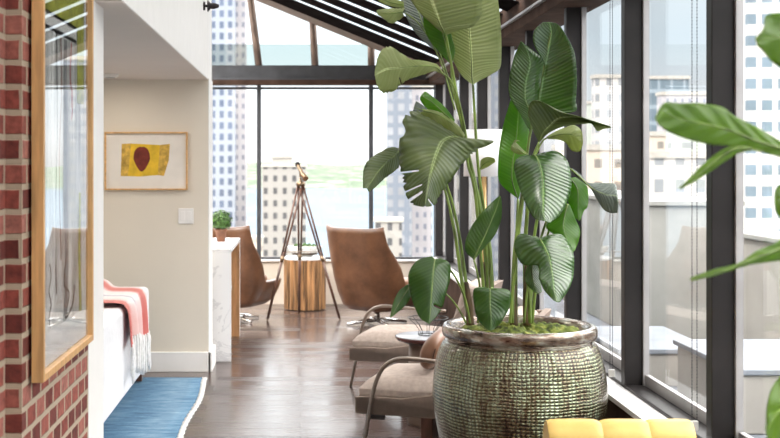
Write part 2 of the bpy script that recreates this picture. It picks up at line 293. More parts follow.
# ------------------------------------------------------------ mesh helpers
class MB:
    def __init__(s): s.bm = bmesh.new(); s.uv = None
    def box(s, x0, x1, y0, y1, z0, z1, bev=0, seg=2, mtx=None):
        r = bmesh.ops.create_cube(s.bm, size=1)
        vs = r['verts']
        for v in vs:
            v.co = Vector((x0+(v.co.x+.5)*(x1-x0), y0+(v.co.y+.5)*(y1-y0), z0+(v.co.z+.5)*(z1-z0)))
        if bev:
            es = list({e for v in vs for e in v.link_edges})
            rr = bmesh.ops.bevel(s.bm, geom=es, offset=bev, segments=seg, profile=.5, affect='EDGES')
            vs = list({v for f in rr['faces'] for v in f.verts} | {v for v in vs if v.is_valid})
        if mtx is not None:
            for v in vs: v.co = mtx @ v.co
        return s
    def tube(s, pts, r, n=10, caps=True, flat=1.0):
        pts = [Vector(p) for p in pts]; m = len(pts)
        rs = r if isinstance(r, (list, tuple)) else [r]*m
        rings = []; up = None
        for i, p in enumerate(pts):
            d = (pts[min(i+1, m-1)]-pts[max(i-1, 0)]).normalized()
            if up is None:
                up = Vector((0,0,1)) if abs(d.z) < .9 else Vector((0,1,0))
            a = d.cross(up)
            if a.length < 1e-5: a = d.orthogonal()
            a.normalize(); b = a.cross(d).normalized(); up = b
            rings.append([s.bm.verts.new(p+(a*math.cos(t)+b*math.sin(t)*flat)*rs[i]) for t in [2*PI*k/n for k in range(n)]])
        for i in range(m-1):
            for k in range(n):
                f = s.bm.faces.new((rings[i][k], rings[i][(k+1) % n], rings[i+1][(k+1) % n], rings[i+1][k])); f.smooth = True
        if caps:
            s.bm.faces.new(rings[0]); s.bm.faces.new(rings[-1][::-1])
        return s
    def lathe(s, prof, n=32, c=(0,0), uvscale=None, smooth=True):
        if uvscale and not s.uv: s.uv = s.bm.loops.layers.uv.new('UVMap')
        rings = []
        for r, z in prof:
            if r < 1e-5: rings.append([s.bm.verts.new((c[0], c[1], z))])
            else: rings.append([s.bm.verts.new((c[0]+r*math.cos(2*PI*k/n), c[1]+r*math.sin(2*PI*k/n), z)) for k in range(n)])
        for i in range(len(rings)-1):
            A, B = rings[i], rings[i+1]
            for k in range(n):
                k2 = (k+1) % n
                if len(A) == 1 and len(B) == 1: continue
                if len(A) == 1: vs = (A[0], B[k2], B[k]); kk = (k, k+1, k)
                elif len(B) == 1: vs = (A[k], A[k2], B[0]); kk = (k, k+1, k)
                else: vs = (A[k], A[k2], B[k2], B[k]); kk = (k, k+1, k+1, k)
                f = s.bm.faces.new(vs); f.smooth = smooth
                if uvscale:
                    zz = {id(v): v.co.z for v in vs}
                    for lp, q in zip(f.loops, kk): lp[s.uv].uv = (q/n*uvscale, lp.vert.co.z)
        return s
    def ball(s, c, r, sc=(1,1,1), seg=12, mtx=None):
        rr = bmesh.ops.create_uvsphere(s.bm, u_segments=seg, v_segments=max(6, seg//2+2), radius=1)
        for v in rr['verts']:
            v.co = Vector((v.co.x*r*sc[0], v.co.y*r*sc[1], v.co.z*r*sc[2]))
            if mtx is not None: v.co = mtx @ v.co
            v.co += Vector(c)
            for f in v.link_faces: f.smooth = True
        return s
    def grid(s, fn, nu, nv, uvfn=None, smooth=True):
        if uvfn and not s.uv: s.uv = s.bm.loops.layers.uv.new('UVMap')
        V = [[s.bm.verts.new(fn(i/nu, j/nv)) for j in range(nv+1)] for i in range(nu+1)]
        for i in range(nu):
            for j in range(nv):
                f = s.bm.faces.new((V[i][j], V[i+1][j], V[i+1][j+1], V[i][j+1])); f.smooth = smooth
                if uvfn:
                    for lp, (a, b) in zip(f.loops, ((i,j),(i+1,j),(i+1,j+1),(i,j+1))): lp[s.uv].uv = uvfn(a/nu, b/nv)
        return s
    def prism(s, pts, d):      # planar polygon extruded by vector d
        a = [s.bm.verts.new(p) for p in pts]; b = [s.bm.verts.new(Vector(p)+Vector(d)) for p in pts]
        s.bm.faces.new(a); s.bm.faces.new(b[::-1]); n = len(pts)
        for i in range(n): s.bm.faces.new((a[i], b[i], b[(i+1) % n], a[(i+1) % n]))
        return s
    def build(s, name, m, parent=None, solid=0, subsurf=0, fixn=True, bev=0):
        if fixn: bmesh.ops.recalc_face_normals(s.bm, faces=s.bm.faces[:])
        me = bpy.data.meshes.new(name); s.bm.to_mesh(me); s.bm.free()
        me.materials.append(m); o = bpy.data.objects.new(name, me); C.objects.link(o)
        if parent: o.parent = parent
        if bev: b = o.modifiers.new('b', 'BEVEL'); b.width = bev; b.segments = 2; b.limit_method = 'ANGLE'
        if solid: q = o.modifiers.new('s', 'SOLIDIFY'); q.thickness = abs(solid); q.offset = 1 if solid < 0 else -1
        if subsurf: q = o.modifiers.new('u', 'SUBSURF'); q.levels = subsurf; q.render_levels = subsurf
        return o

def tag(o, label=None, cat=None, group=None, kind=None):
    if label: o['label'] = label
    if cat: o['category'] = cat
    if group: o['group'] = group
    if kind: o['kind'] = kind
    return o
def thing(name, label, cat, loc=(0,0,0), rz=0, group=None):
    o = bpy.data.objects.new(name, None); C.objects.link(o); o.location = loc; o.rotation_euler = (0,0,rz); o.empty_display_size = .1
    return tag(o, label, cat, group)
def struct(o): o['kind'] = 'structure'; return o
def crv(pts, n=8):   # catmull-rom through points (any dimension tuples)
    out = []; m = len(pts)
    for i in range(m-1):
        p0, p1, p2, p3 = pts[max(i-1,0)], pts[i], pts[i+1], pts[min(i+2,m-1)]
        for k in range(n):
            t = k/n
            out.append(tuple(.5*((2*b)+(-a+c)*t+(2*a-5*b+4*c-d)*t*t+(-a+3*b-3*c+d)*t**3) for a, b, c, d in zip(p0, p1, p2, p3)))
    out.append(tuple(pts[-1])); return out

# ------------------------------------------------------------ room dimensions
XR = 1.43          # inner face of the mullions on the right
YF = 12.77         # far window wall
YN = -3.0
XB = -.66          # face of the bulkhead on the left
ZS = 2.10          # soffit height
YW = 8.63          # back wall of the sitting niche
EAVE = 2.42; SL = .41

# floor
struct(MB().box(-4.2, 1.60, YN, YF+.15, -.12, 0).build('floor', M['floor']))
# brick wall on the left, pier, white end
struct(MB().box(-1.3, -.81, YN, 3.30, 0, 3.6).box(-1.3, -.765, 3.30, 4.33, 0, 3.6).build('wall_left', M['brick']))
struct(MB().box(-1.3, -.763, 4.33, 4.66, 0, ZS).build('wall_left_end', M['white']))
# bulkhead above the niche, with soffit
struct(MB().box(-1.3, -.762, 4.33, 4.46, ZS, 3.9).build('wall_left_top', M['soffit']))
struct(MB().box(-.80, XB, 4.46, 8.98, ZS+.004, 3.9).build('wall_left_bulkhead', M['white']))
struct(MB().box(-4.2, XB-.004, 4.46, YW+.1, ZS, ZS+.12).build('ceiling_niche', M['soffit']))
struct(MB().box(-4.2, XB, YW, 8.97, 0, ZS).build('wall_back', M['beige']))
struct(MB().box(XB, XB+.006, YW+.001, 8.98, 0, ZS+.01).build('wall_back_return', M['white']))
struct(MB().box(-4.3, -4.2, 4.4, YF, 0, 3.9).build('wall_niche', M['beige']))
struct(MB().box(-4.2, -1.3, 4.40, 4.52, 0, ZS+.1).build('wall_niche_near', M['beige']))
struct(MB().box(-4.2, XB+.02, YW-.018, YW, 0, .143, .004).box(XB, XB+.03, YW-.018, 8.98, 0, .143, .004).build('baseboard_back', M['white']))
struct(MB().box(-.765, -.75, 4.34, 4.66, 0, .143, .004).build('baseboard_left', M['white']))
# rear of the room, unseen; its opening is shaped to let in fill light
struct(MB().box(-1.3, -.9, YN-.1, YN, 0, 3.6).box(-.9, 1.6, YN-.1, YN, 0, 1.1).box(-.9, 1.6, YN-.1, YN, 2.4, 3.6).build('wall_rear', M['white']))

# right window wall: sill, ledge
struct(MB().box(1.43, 1.62, YN, YF, .0, .50, .004).build('wall_right', M['dark_metal']))
struct(MB().box(1.325, 1.44, YN, YF-.12, .485, .508, .003).build('trim_1', mat('ledge_paint', (.62,.61,.60), .5, var=.02)))
struct(MB().box(1.345, 1.43, YN, YF-.12, 0, .485).build('wall_right_low', M['brown_beam']))
struct(MB().box(1.43, 1.56, YN, YF, .50, .522, .003).build('trim_2', M['dark_metal']))
mull = [12.90-1.085*.0, 11.83, 10.79, 9.72, 8.667, 7.627, 6.50, 5.346, 4.227, 3.13, 2.05, .97, -.11, -1.19, -2.27]
mull[0] = 12.72
prev = None
for i, y in enumerate(mull):
    w = struct(MB().box(XR, 1.515, y-.06, y, .50, 2.47, .003).build('window_%d' % (i+1), M['dark_metal' if i > 3 else 'dark_metal']))
    MB().box(1.508, 1.535, y-.075, y-.06, .52, 2.47, .002).box(1.505, 1.535, y, y+.02, .52, 2.47, .002).build('window_frame', M['alu'], w)
    if i+1 < len(mull):
        y2 = mull[i+1]
        MB().box(1.512, 1.534, y2+.031, y-.086, .522, .572, .003).build('bottom_rail', M['alu'], w)
        MB().box(1.520, 1.526, y2+.03, y-.085, .572, 2.47).build('pane', M['glass'], w)
# eave beam with its light trim
struct(MB().box(1.36, 1.60, YN, YF, 2.335, 2.40, .004).box(1.345, 1.60, YN, YF, 2.41, 2.52, .004).build('trim_3', M['brown_beam']))
struct(MB().box(1.335, 1.36, YN, YF, 2.398, 2.412).build('trim_4', M['alu']))
# sloping roof of dark boards with light slits
def roofz(x, z0=EAVE): return z0+.03+SL*(XR-x)
def board(y0, y1, m, name, th=.004, drop=0):
    a = [(1.62, y0, roofz(1.62)-drop), (-.80, y0, roofz(-.80)-drop), (-.80, y0, roofz(-.80)+th-drop), (1.62, y0, roofz(1.62)+th-drop)]
    return struct(MB().prism(a, (0, y1-y0, 0)).build(name, m))
board(12.25, YF, M['tan_beam'], 'ceiling_edge', .06, 0)
y = 12.25; k = 0
slits = []
yy = 11.42
while yy > YN: slits.append(yy); yy -= .59
hi = 12.25
for s_ in slits:
    board(s_+.075, hi, M['slat'], 'ceiling_board'); hi = s_-.075
board(YN, hi, M['slat'], 'ceiling_board')
# far wall: curb, ledge, header, gable
struct(MB().box(-4.2, 1.62, YF, YF+.15, 0, .455).build('wall_far', M['cream_wall']))
struct(MB().box(-4.2, 1.60, YF-.03, YF+.15, .455, .475, .003).build('trim_5', M['white']))
struct(MB().box(-4.2, 1.62, YF-.05, YF+.12, 2.33, 2.40, .004).box(-4.2, 1.62, YF, YF+.1, 2.40, 2.54).build('trim_6', M['grey_metal']))
struct(MB().box(-4.2, 1.62, YF-.14, YF-.05, 2.325, 2.375).build('trim_7', M['brown_beam']))
fx = [(-1.70), -.437, .756, XR+.02]
for i, x in enumerate(fx):
    w = struct(MB().box(x-.022, x+.022, YF-.02, YF+.06, .475, 2.33, .003).build('window_%d' % (20+i), M['grey_metal']))
    if i+1 < len(fx):
        x2 = fx[i+1]
        MB().box(x+.022, x2-.022, YF+.0, YF+.04, .475, .50, .002).box(x+.022, x2-.022, YF, YF+.04, 2.285, 2.308, .002).build('window_frame', M['grey_metal'], w)
        MB().box(x+.022, x2-.022, YF+.02, YF+.026, .50, 2.33).build('pane', M['glass'], w)
# gable glazing under the slope
gx = [(-.53, -.44), (.135, .16), (.76, .76)]
for i, (xt, xb) in enumerate(gx):
    w = struct(MB().tube([(xb, YF+.02, 2.54), (xt, YF+.02, roofz(xt)+.02)], .038, 4).build('window_%d' % (30+i), M['tan_beam']))
g = MB(); g.prism([(-4.2, YF+.05, 2.54), (XR, YF+.05, 2.54), (XR, YF+.05, 2.56), (-.8, YF+.05, roofz(-.8)), (-4.2, YF+.05, roofz(-.8))], (0,.006,0))
struct(g.build('window_40', M['glass']))
fm, fnt, fb = newmat('tinted_band'); fnt.nodes.remove(fb); ft = N(fnt, 'ShaderNodeBsdfTransparent'); ft.inputs[0].default_value = (.72,.75,.73,1); L(fnt, ft.outputs[0], fnt.nodes['Material Output'].inputs[0])
struct(MB().box(-4.2, .78, YF+.065, YF+.07, 2.54, 2.77).build('window_41', fm))

# ------------------------------------------------------------ outside
def bldg(px0, px1, ytop, Y, depth, m, label, roof=None, zb=-60, group=None):
    x0, x1 = (px0-VX)*Y/F, (px1-VX)*Y/F; zt = H-(ytop-VY)*Y/F
    r = thing('building', label, 'building', ((x0+x1)/2, Y+depth/2, zb), 0, group)
    w = (x1-x0)/2
    MB().box(-w, w, -depth/2, depth/2, 0, zt-zb).build('facade', m, r)
    MB().box(-w-.3, w+.3, -depth/2-.3, depth/2+.3, zt-zb, zt-zb+.8).build('roof', roof or M['parapet'], r)
    return r
Bblue = mk_building('blue_tower', (0.216,0.238,0.276), (0.069,0.095,0.156), 2.1, 2.8, .5, .6)
Bpink = mk_building('pale_tower', (0.353,0.335,0.347), (0.183,0.195,0.244), 1.7, 2.6, .4, .45)
Bwhite = mk_building('white_block', (0.246,0.234,0.216), (0.063,0.063,0.067), 2.3, 3.0, .42, .5)
Bpale = mk_building('pale_block', (0.440,0.416,0.400), (0.240,0.256,0.272), 2.6, 3.4, .45, .5)
Bglass = mk_building('glass_block', (0.130,0.149,0.182), (0.240,0.250,0.269), 2.4, 2.6, .55, .6)
Bfac = mk_building('white_office', (0.458,0.444,0.429), (0.148,0.200,0.244), 2.95, 3.95, .68, .5)
Bdark = mk_building('dark_glass', (0.191,0.235,0.270), (0.113,0.157,0.191), 3.2, 4.0, .8, .75)
Btan = mk_building('tan_block', (0.450,0.378,0.315), (0.198,0.180,0.162), 2.8, 3.2, .4, .4)
Bgreen = mk_building('pale_green_block', (0.365,0.392,0.348), (0.209,0.226,0.226), 3.8, 2.9, .5, .35)
bldg(205, 235, -40, 300, 4, Bblue, 'tall blue-windowed tower at the far left of the back window')
bldg(235.5, 246, -40, 306, 4, Bpink, 'narrow pale tower strip beside the blue-windowed tower')
bldg(262, 306, 167, 290, 4, Bwhite, 'white block with dark windows behind the brass tripod')
bldg(272, 292, 158, 298, 3, M['parapet'], 'small stepped top storey above the white block')
bldg(236, 262, 240, 270, 4, Btan, 'low tan block below the pale tower strip')
bldg(388, 412, 75, 260, 4, Bglass, 'grey glass tower right of the far window mullion')
bldg(412, 432, 88, 267, 4, Bpink, 'pale tower beside the grey glass tower')
bldg(376, 402, 222, 240, 4, Bwhite, 'low white block below the grey glass tower')
bldg(748, 850, -120, 220, 4, Bfac, 'big white office facade with blue windows at far right')
bldg(641, 689, 79, 300, 4, Bdark, 'dark glass-topped block behind the second right window')
bldg(662, 712, 95, 280, 4, Bpink, 'pale pink block in front of the dark glass-topped block')
bldg(596, 622, 78, 260, 4, Bpale, 'white block seen beside the chain of the third window')
bldg(570, 600, 104, 310, 4, Bgreen, 'pale green block left of the white block with chain')
bldg(648, 676, 136, 210, 4, Btan, 'tan low-rise with small windows below the dark glass block')
bldg(674, 712, 128, 190, 4, Bgreen, 'pale green low-rise below the pink block')
bldg(640, 720, 158, 150, 4, Bpale, 'long white low-rise just above the terrace wall')
bldg(560, 640, 150, 170, 4, Btan, 'long tan low-rise behind the third window')
bldg(486, 530, 60, 250, 4, Bglass, 'grey tower glimpsed between the narrow windows near the lamp')
bldg(440, 480, 120, 140, 4, Bwhite, 'white block glimpsed between the farthest right-hand windows')
# lake, hills
water = mat('lake_water', (.125,.155,.185), .6, var=.04, scale=.01, spec=0)
struct(MB().box(-6000, 9000, 160, 3000, -61, -60.5).build('lake', water))
cityg = mat('city_ground', (0.252,0.252,0.240), .9, var=.3, scale=.05)
struct(MB().box(-400, 900, 14, 420, -60.5, -60).build('city_ground', cityg))
hillm, nt, b = newmat('wooded_hill'); v = mapping(nt, 'Object', (1,1,3)); n = N(nt, 'ShaderNodeTexNoise', Scale=.02, Detail=8.0, Roughness=.7); L(nt, v, n.inputs['Vector'])
r = ramp(nt, n.outputs[0], [(.35, (.085,.105,.085)), (.5, (0.109,0.139,0.101)), (.62, (0.202,0.197,0.185))]); L(nt, r.outputs[0], b.inputs['Base Color']); b.inputs['Specular IOR Level'].default_value = 0; b.inputs['Roughness'].default_value = 1  # pale greyed tones put the distance haze into the colour
hb = MB(); rnd = random.Random(3); ph = [rnd.uniform(0, 6) for _ in range(6)]
def hill(u, v):
    x = -3500+9500*u; y = 2900+1500*v
    z = -61+(34+12*math.sin(x*.002+ph[0])+6*math.sin(x*.0071+ph[1])+3*math.sin(x*.019+ph[2]))*math.sin(min(1, v*2.2)*PI/2)*1.15+10*v
    return (x, y, z)
hb.grid(hill, 160, 8); struct(hb.build('hill_range', hillm))
# terrace outside the right-hand windows
struct(MB().box(1.62, 9, -2, 13, .0, .14).build('terrace_deck', M['slate']))
struct(MB().box(3.2, 3.5, -2, 9, .14, .96, .01).build('terrace_parapet', M['parapet']))
struct(MB().box(3.17, 3.53, -2, 9, .96, 1.0, .01).build('terrace_coping', M['concrete']))
struct(MB().box(2.6, 3.3, 9, 13, .14, 1.18, .01).box(2.57, 3.33, 8.97, 13, 1.18, 1.215, .005).build('terrace_block', M['concrete']))
def tb(x0, x1, y0, y1, h, label):
    r = thing('concrete_planter', label, 'planter', ((x0+x1)/2, (y0+y1)/2, .14))
    w, d = (x1-x0)/2, (y1-y0)/2
    MB().box(-w, w, -d, d, 0, h, .01).build('body', M['parapet'], r)
    MB().box(-w-.02, w+.02, -d-.02, d+.02, h, h+.03, .006).build('lid', M['slate'], r)
tb(2.2, 2.9, 6.0, 7.0, .30, 'cream box with slate top outside the right window')
tb(1.95, 2.5, 7.3, 8.3, .20, 'low cream box outside behind the blind chain')

# ------------------------------------------------------------ big framed picture on the brick
def pic_big():
    r = thing('framed_picture', 'large oak-framed abstract drawing hung on the brick wall', 'picture', (-.765, 3.79, .88))
    y0, y1, z0, z1 = 3.38-3.79, 4.20-3.79, 0, 1.55
    xb, xf = .008, .043; w = .022
    f = MB()
    for a in ((y0, y0+w, z0, z1), (y1-w, y1, z0, z1)): f.box(xb, xf, *a, .002)
    f.box(xb, xf, y0+w, y1-w, z0, z0+w, .002).box(xb, xf, y0+w, y1-w, z1-w, z1, .002)
    f.build('frame', M['oakv'], r)
    MB().box(xb+.004, xb+.012, y0+w, y1-w, z0+w, z1-w).build('mat_board', M['paper'], r)
    art = MB().box(xb+.012, xb+.014, y0+.06, y1-.06, .12, 1.42).build('drawing', mat('art_ground', (.62,.62,.60), .8, var=.25, scale=5, stretch=(1,3,.5)), r)
    X = xb+.014
    def strip(name, pts, m, wd=.01):
        b = MB()
        q = crv(pts, 8)
        for i in range(len(q)-1):
            (a, c), (e, g_) = q[i], q[i+1]
            d = Vector((e-a, g_-c)); d.normalize(); nx, nz = -d.y*wd/2, d.x*wd/2
            b.prism([(X, a-nx, c-nz), (X, e-nx, g_-nz), (X, e+nx, g_+nz), (X, a+nx, c+nz)], (.0012, 0, 0))
        o = b.build(name, m, art); return o
    olive = mat('olive_ink', (.42,.44,.05), .8, var=.35, scale=30, stretch=(1,6,.5)); blk = mat('black_ink', (.02,.02,.02), .8); red = mat('red_ink', (.42,.03,.03), .8)
    grey = mat('grey_wash', (.30,.31,.31), .8, var=.3, scale=8); wht = mat('white_wash', (.85,.85,.83), .8, var=.05); brn = mat('brown_ink', (.25,.12,.08), .8)
    zz = lambda z: z-.88
    yy_ = lambda y: y-3.79
    strip('olive_band', [(yy_(3.45), zz(2.06)), (yy_(4.12), zz(2.06))], olive, .22)
    strip('olive_column', [(yy_(4.06), zz(1.95)), (yy_(4.06), zz(1.70))], olive, .12)
    strip('white_band', [(yy_(3.45), zz(1.925)), (yy_(3.98), zz(1.925))], wht, .045)
    strip('black_line', [(yy_(3.45), zz(1.946)), (yy_(3.98), zz(1.946))], blk, .010)
    strip('black_line', [(yy_(3.45), zz(1.902)), (yy_(3.98), zz(1.902))], blk, .012)
    strip('white_stroke', [(yy_(3.62), zz(1.9)), (yy_(3.60), zz(1.6)), (yy_(3.63), zz(1.3)), (yy_(3.60), zz(1.05))], wht, .035)
    strip('dark_stroke', [(yy_(3.66), zz(1.9)), (yy_(3.67), zz(1.6)), (yy_(3.64), zz(1.3)), (yy_(3.66), zz(1.1))], blk, .008)
    strip('dark_stroke', [(yy_(3.72), zz(1.9)), (yy_(3.74), zz(1.75)), (yy_(3.70), zz(1.5)), (yy_(3.73), zz(1.2))], brn, .010)
    strip('grey_stroke', [(yy_(3.80), zz(1.89)), (yy_(3.79), zz(1.5)), (yy_(3.82), zz(1.2)), (yy_(3.8), zz(1.02))], grey, .05)
    strip('red_stroke', [(yy_(3.90), zz(1.89)), (yy_(3.88), zz(1.78)), (yy_(3.92), zz(1.70)), (yy_(3.90), zz(1.64))], red, .012)
    strip('red_mark', [(yy_(3.91), zz(1.74)), (yy_(3.91), zz(1.68))], red, .03)
    strip('dark_scribble', [(yy_(3.56), zz(1.20)), (yy_(3.58), zz(1.16)), (yy_(3.55), zz(1.12)), (yy_(3.58), zz(1.08)), (yy_(3.55), zz(1.04)), (yy_(3.57), zz(1.01))], blk, .007)
    strip('dark_scribble', [(yy_(3.82), zz(1.22)), (yy_(3.78), zz(1.12)), (yy_(3.86), zz(1.08)), (yy_(3.80), zz(1.01)), (yy_(3.92), zz(1.04)), (yy_(3.95), zz(1.10))], blk, .010)
    strip('olive_stripe', [(yy_(4.05), zz(1.40)), (yy_(4.04), zz(1.2)), (yy_(4.06), zz(1.0))], olive, .035)
    MB().box(xb+.024, xb+.026, y0+w, y1-w, z0+w, z1-w).build('glazing', M['pglass'], r)
pic_big()

# ------------------------------------------------------------ small picture, switch, detector, spotlight
def pic_small():
    x0, x1 = -1.402, -.807; z1, z0 = H+31*YW/F, H-27*YW/F
    r = thing('framed_print', 'small oak-framed print of a maroon leaf shape on yellow', 'picture', ((x0+x1)/2, YW, z0))
    W = (x1-x0)/2; HH = z1-z0; t = .011
    MB().box(-W, W, -.028, 0, 0, t).box(-W, W, -.028, 0, HH-t, HH).box(-W, -W+t, -.028, 0, t, HH-t).box(W-t, W, -.028, 0, t, HH-t).build('frame', M['oak'], r)
    MB().box(-W+t, W-t, -.012, 0, t, HH-t).build('paper', mat('cream_paper', (.80,.76,.70), .8, var=.03, scale=6), r)
    ymat = mat('yellow_paint', (.72,.47,.03), .8, var=.12, scale=14); omat = mat('ochre_paint', (.60,.38,.07), .8, var=.2, scale=30); mm = mat('maroon_paint', (.16,.025,.015), .8, var=.2, scale=20)
    def poly(pts, m, name, d):
        q = []
        for px, py in pts:
            q.append(((px-VX)*YW/F-(x0+x1)/2, -.012-d, H-(py-VY)*YW/F-z0))
        MB().prism(q, (0, .002, 0)).build(name, m, r)
    poly([(122,144),(131,143.5),(160,145),(159,175),(140,176.5),(121,176)], ymat, 'yellow_block', .001)
    poly([(122,144),(131,143.5),(130,160),(128,176),(121,176)], omat, 'ochre_edge', .002)
    poly([(160,145),(170,144),(169,160),(164,176),(158,175)], omat, 'ochre_flap', .002)
    cx, cy = 142, 159; leaf = []
    for k in range(28):
        a = 2*PI*k/28; rx = 9.2*(1+.10*math.cos(2*a)) ; ry = 12.5
        x = cx+rx*math.sin(a); yv = cy-ry*math.cos(a)
        if k == 0: yv += 3.5
        x = cx+(x-cx)*(1-.50*max(0, -math.cos(a)))
        leaf.append((x, yv))
    leaf.insert(0, (cx, cy-12)); leaf[1] = (cx+1, cy-12)
    poly(leaf, mm, 'maroon_leaf', .003)
pic_small()
def switch():
    c = P(186, 216, YW); r = thing('light_switch', 'white double rocker light switch on the beige wall', 'switch', (c.x, YW, c.z))
    MB().box(-.055, .055, -.008, 0, -.056, .056, .003).build('plate', M['plastic'], r)
    for s in (-.023, .023): MB().box(s-.016, s+.016, -.013, -.008, -.033, .033, .002).build('rocker', M['white'], r)
switch()
def detector():
    r = thing('ceiling_downlight', 'small round downlight on the niche ceiling', 'ceiling light', (-1.28, 8.1, ZS))
    MB().lathe([(0,-.022),(.045,-.022),(.055,-.012),(.058,0),(0,0)], 24).build('housing', M['plastic'], r)
    MB().lathe([(0,-.026),(.03,-.026),(.032,-.022),(0,-.022)], 20).build('lens', M['alu'], r)
detector()
def spot():
    r = thing('wall_spotlight', 'small dark metal spotlight on the white bulkhead', 'spotlight', (XB, 8.2, H+157*8.2/F))
    MB().lathe([(0,0),(.03,0),(.03,.012),(0,.012)], 16).build('wall_plate', M['dark_metal'], r).rotation_euler = (0, PI/2, 0)
    MB().tube([(.01,0,0),(.03,0,0)], .009).build('arm', M['dark_metal'], r)
    MB().tube([(.028,0,0),(.034,0,0),(.05,0,0),(.07,0,0),(.10,0,0),(.108,0,0)], [.038,.036,.020,.022,.014,.006], 14).build('head', M['dark_metal'], r)
    MB().tube([(.028,0,.0),(.034,0,0)], .04, 14).build('reflector', M['dark_metal'], r)
spot()

# ------------------------------------------------------------ rug, sofa, throw
def rug():
    r = thing('area_rug', 'blue faded woven rug with pale selvedge in the niche', 'rug', (-1.4, 7.0, 0))
    rnd = random.Random(5)
    def edge(v): return .775+.012*math.sin(v*9)+.008*math.sin(v*23+1)-.03*v
    def fn(u, v):
        x = -1.9+(1.9+edge(v)-.02)*u; y = -3.6+4.95*v
        return (x, y, .009+.0015*math.sin(x*7)*math.sin(y*5))
    MB().grid(fn, 30, 60).build('pile', M['rug'], r, solid=.008)
    MB().grid(lambda u, v: (edge(v)-.02+.032*u+.004*math.sin(v*300), -3.6+4.95*v, .010), 2, 220).build('selvedge', M['rug_edge'], r, solid=.008)
rug()
def sofa():
    r = thing('sofa', 'white slipcovered sofa with its back to the corridor', 'sofa', (-1.0, 7.2, .018))
    y0, y1 = -1.15, 1.05
    MB().box(-1.0, -.045, y0, y1, .09, .40, .02, 3).build('base', M['wlinen'], r)
    MB().box(-.26, -.035, y0, y1, .088, .635, .035, 4).build('backrest', M['wlinen'], r)
    for s in (y0, y1-.2): MB().box(-1.0, -.05, s, s+.2, .09, .56, .035, 4).build('arm', M['wlinen'], r)
    for k in range(2):
        a = y0+.2+k*.9; MB().box(-.98, -.26, a+.01, a+.89, .40, .50, .035, 4).build('seat_cushion', M['wlinen'], r)
        MB().box(-.46, -.27, a+.02, a+.88, .50, .70, .05, 4).build('back_cushion', M['wlinen'], r)
    for x in (-.95, -.10):
        for y in (y0+.08, y1-.08): MB().box(x-.025, x+.025, y-.025, y+.025, .0, .095).build('foot', M['dark_wood'], r)
sofa()
def throw():
    r = thing('throw_blanket', 'pink and white striped fringed throw draped over the sofa back', 'throw blanket', (-1.0, 7.55, .66))
    # path across the sofa back: seat side -> top -> outer side
    path = crv([(-.34,.085),(-.27,.065),(-.22,.025),(-.15,.018),(-.08,.016),(-.03,.0),(-.016,-.05),(-.013,-.15),(-.015,-.24)], 6)
    npts = len(path)-1
    def fn(u, v):
        y = -.52+.92*u; i = v*npts; a = int(min(npts-1, i)); t = i-a
        x = path[a][0]*(1-t)+path[a+1][0]*t; z = path[a][1]*(1-t)+path[a+1][1]*t
        hang = max(0, (v-.6)/.4)
        fold = (.5+.5*math.sin(u*23+1))*(.010+.022*hang)
        y += -.07*(1-v)+.04*hang*math.sin(u*7)
        return (x+fold*(1 if v > .55 else .3), y, z+(.006+fold*.5 if v < .62 else 0)+.03*hang*math.sin(u*6))
    MB().grid(fn, 70, 54, uvfn=lambda u, v: (u, v)).build('cloth', M['throw'], r, solid=.004)
    rnd = random.Random(2)
    for k in range(30):
        u = (k+.5)/30; x, y, z = fn(u, 1)
        pts = [(x, y, z+.01)]; dy = 0
        for j in range(1, 7):
            dy += rnd.uniform(-.006, .006); pts.append((x+rnd.uniform(-.002,.004)+.002, y+dy, z-.037*j*(1+.1*math.sin(k*3.1))))
        MB().tube(pts, [.007,.009,.008,.009,.008,.010,.006], 6).build('tassel', M['fringe'], r)
throw()

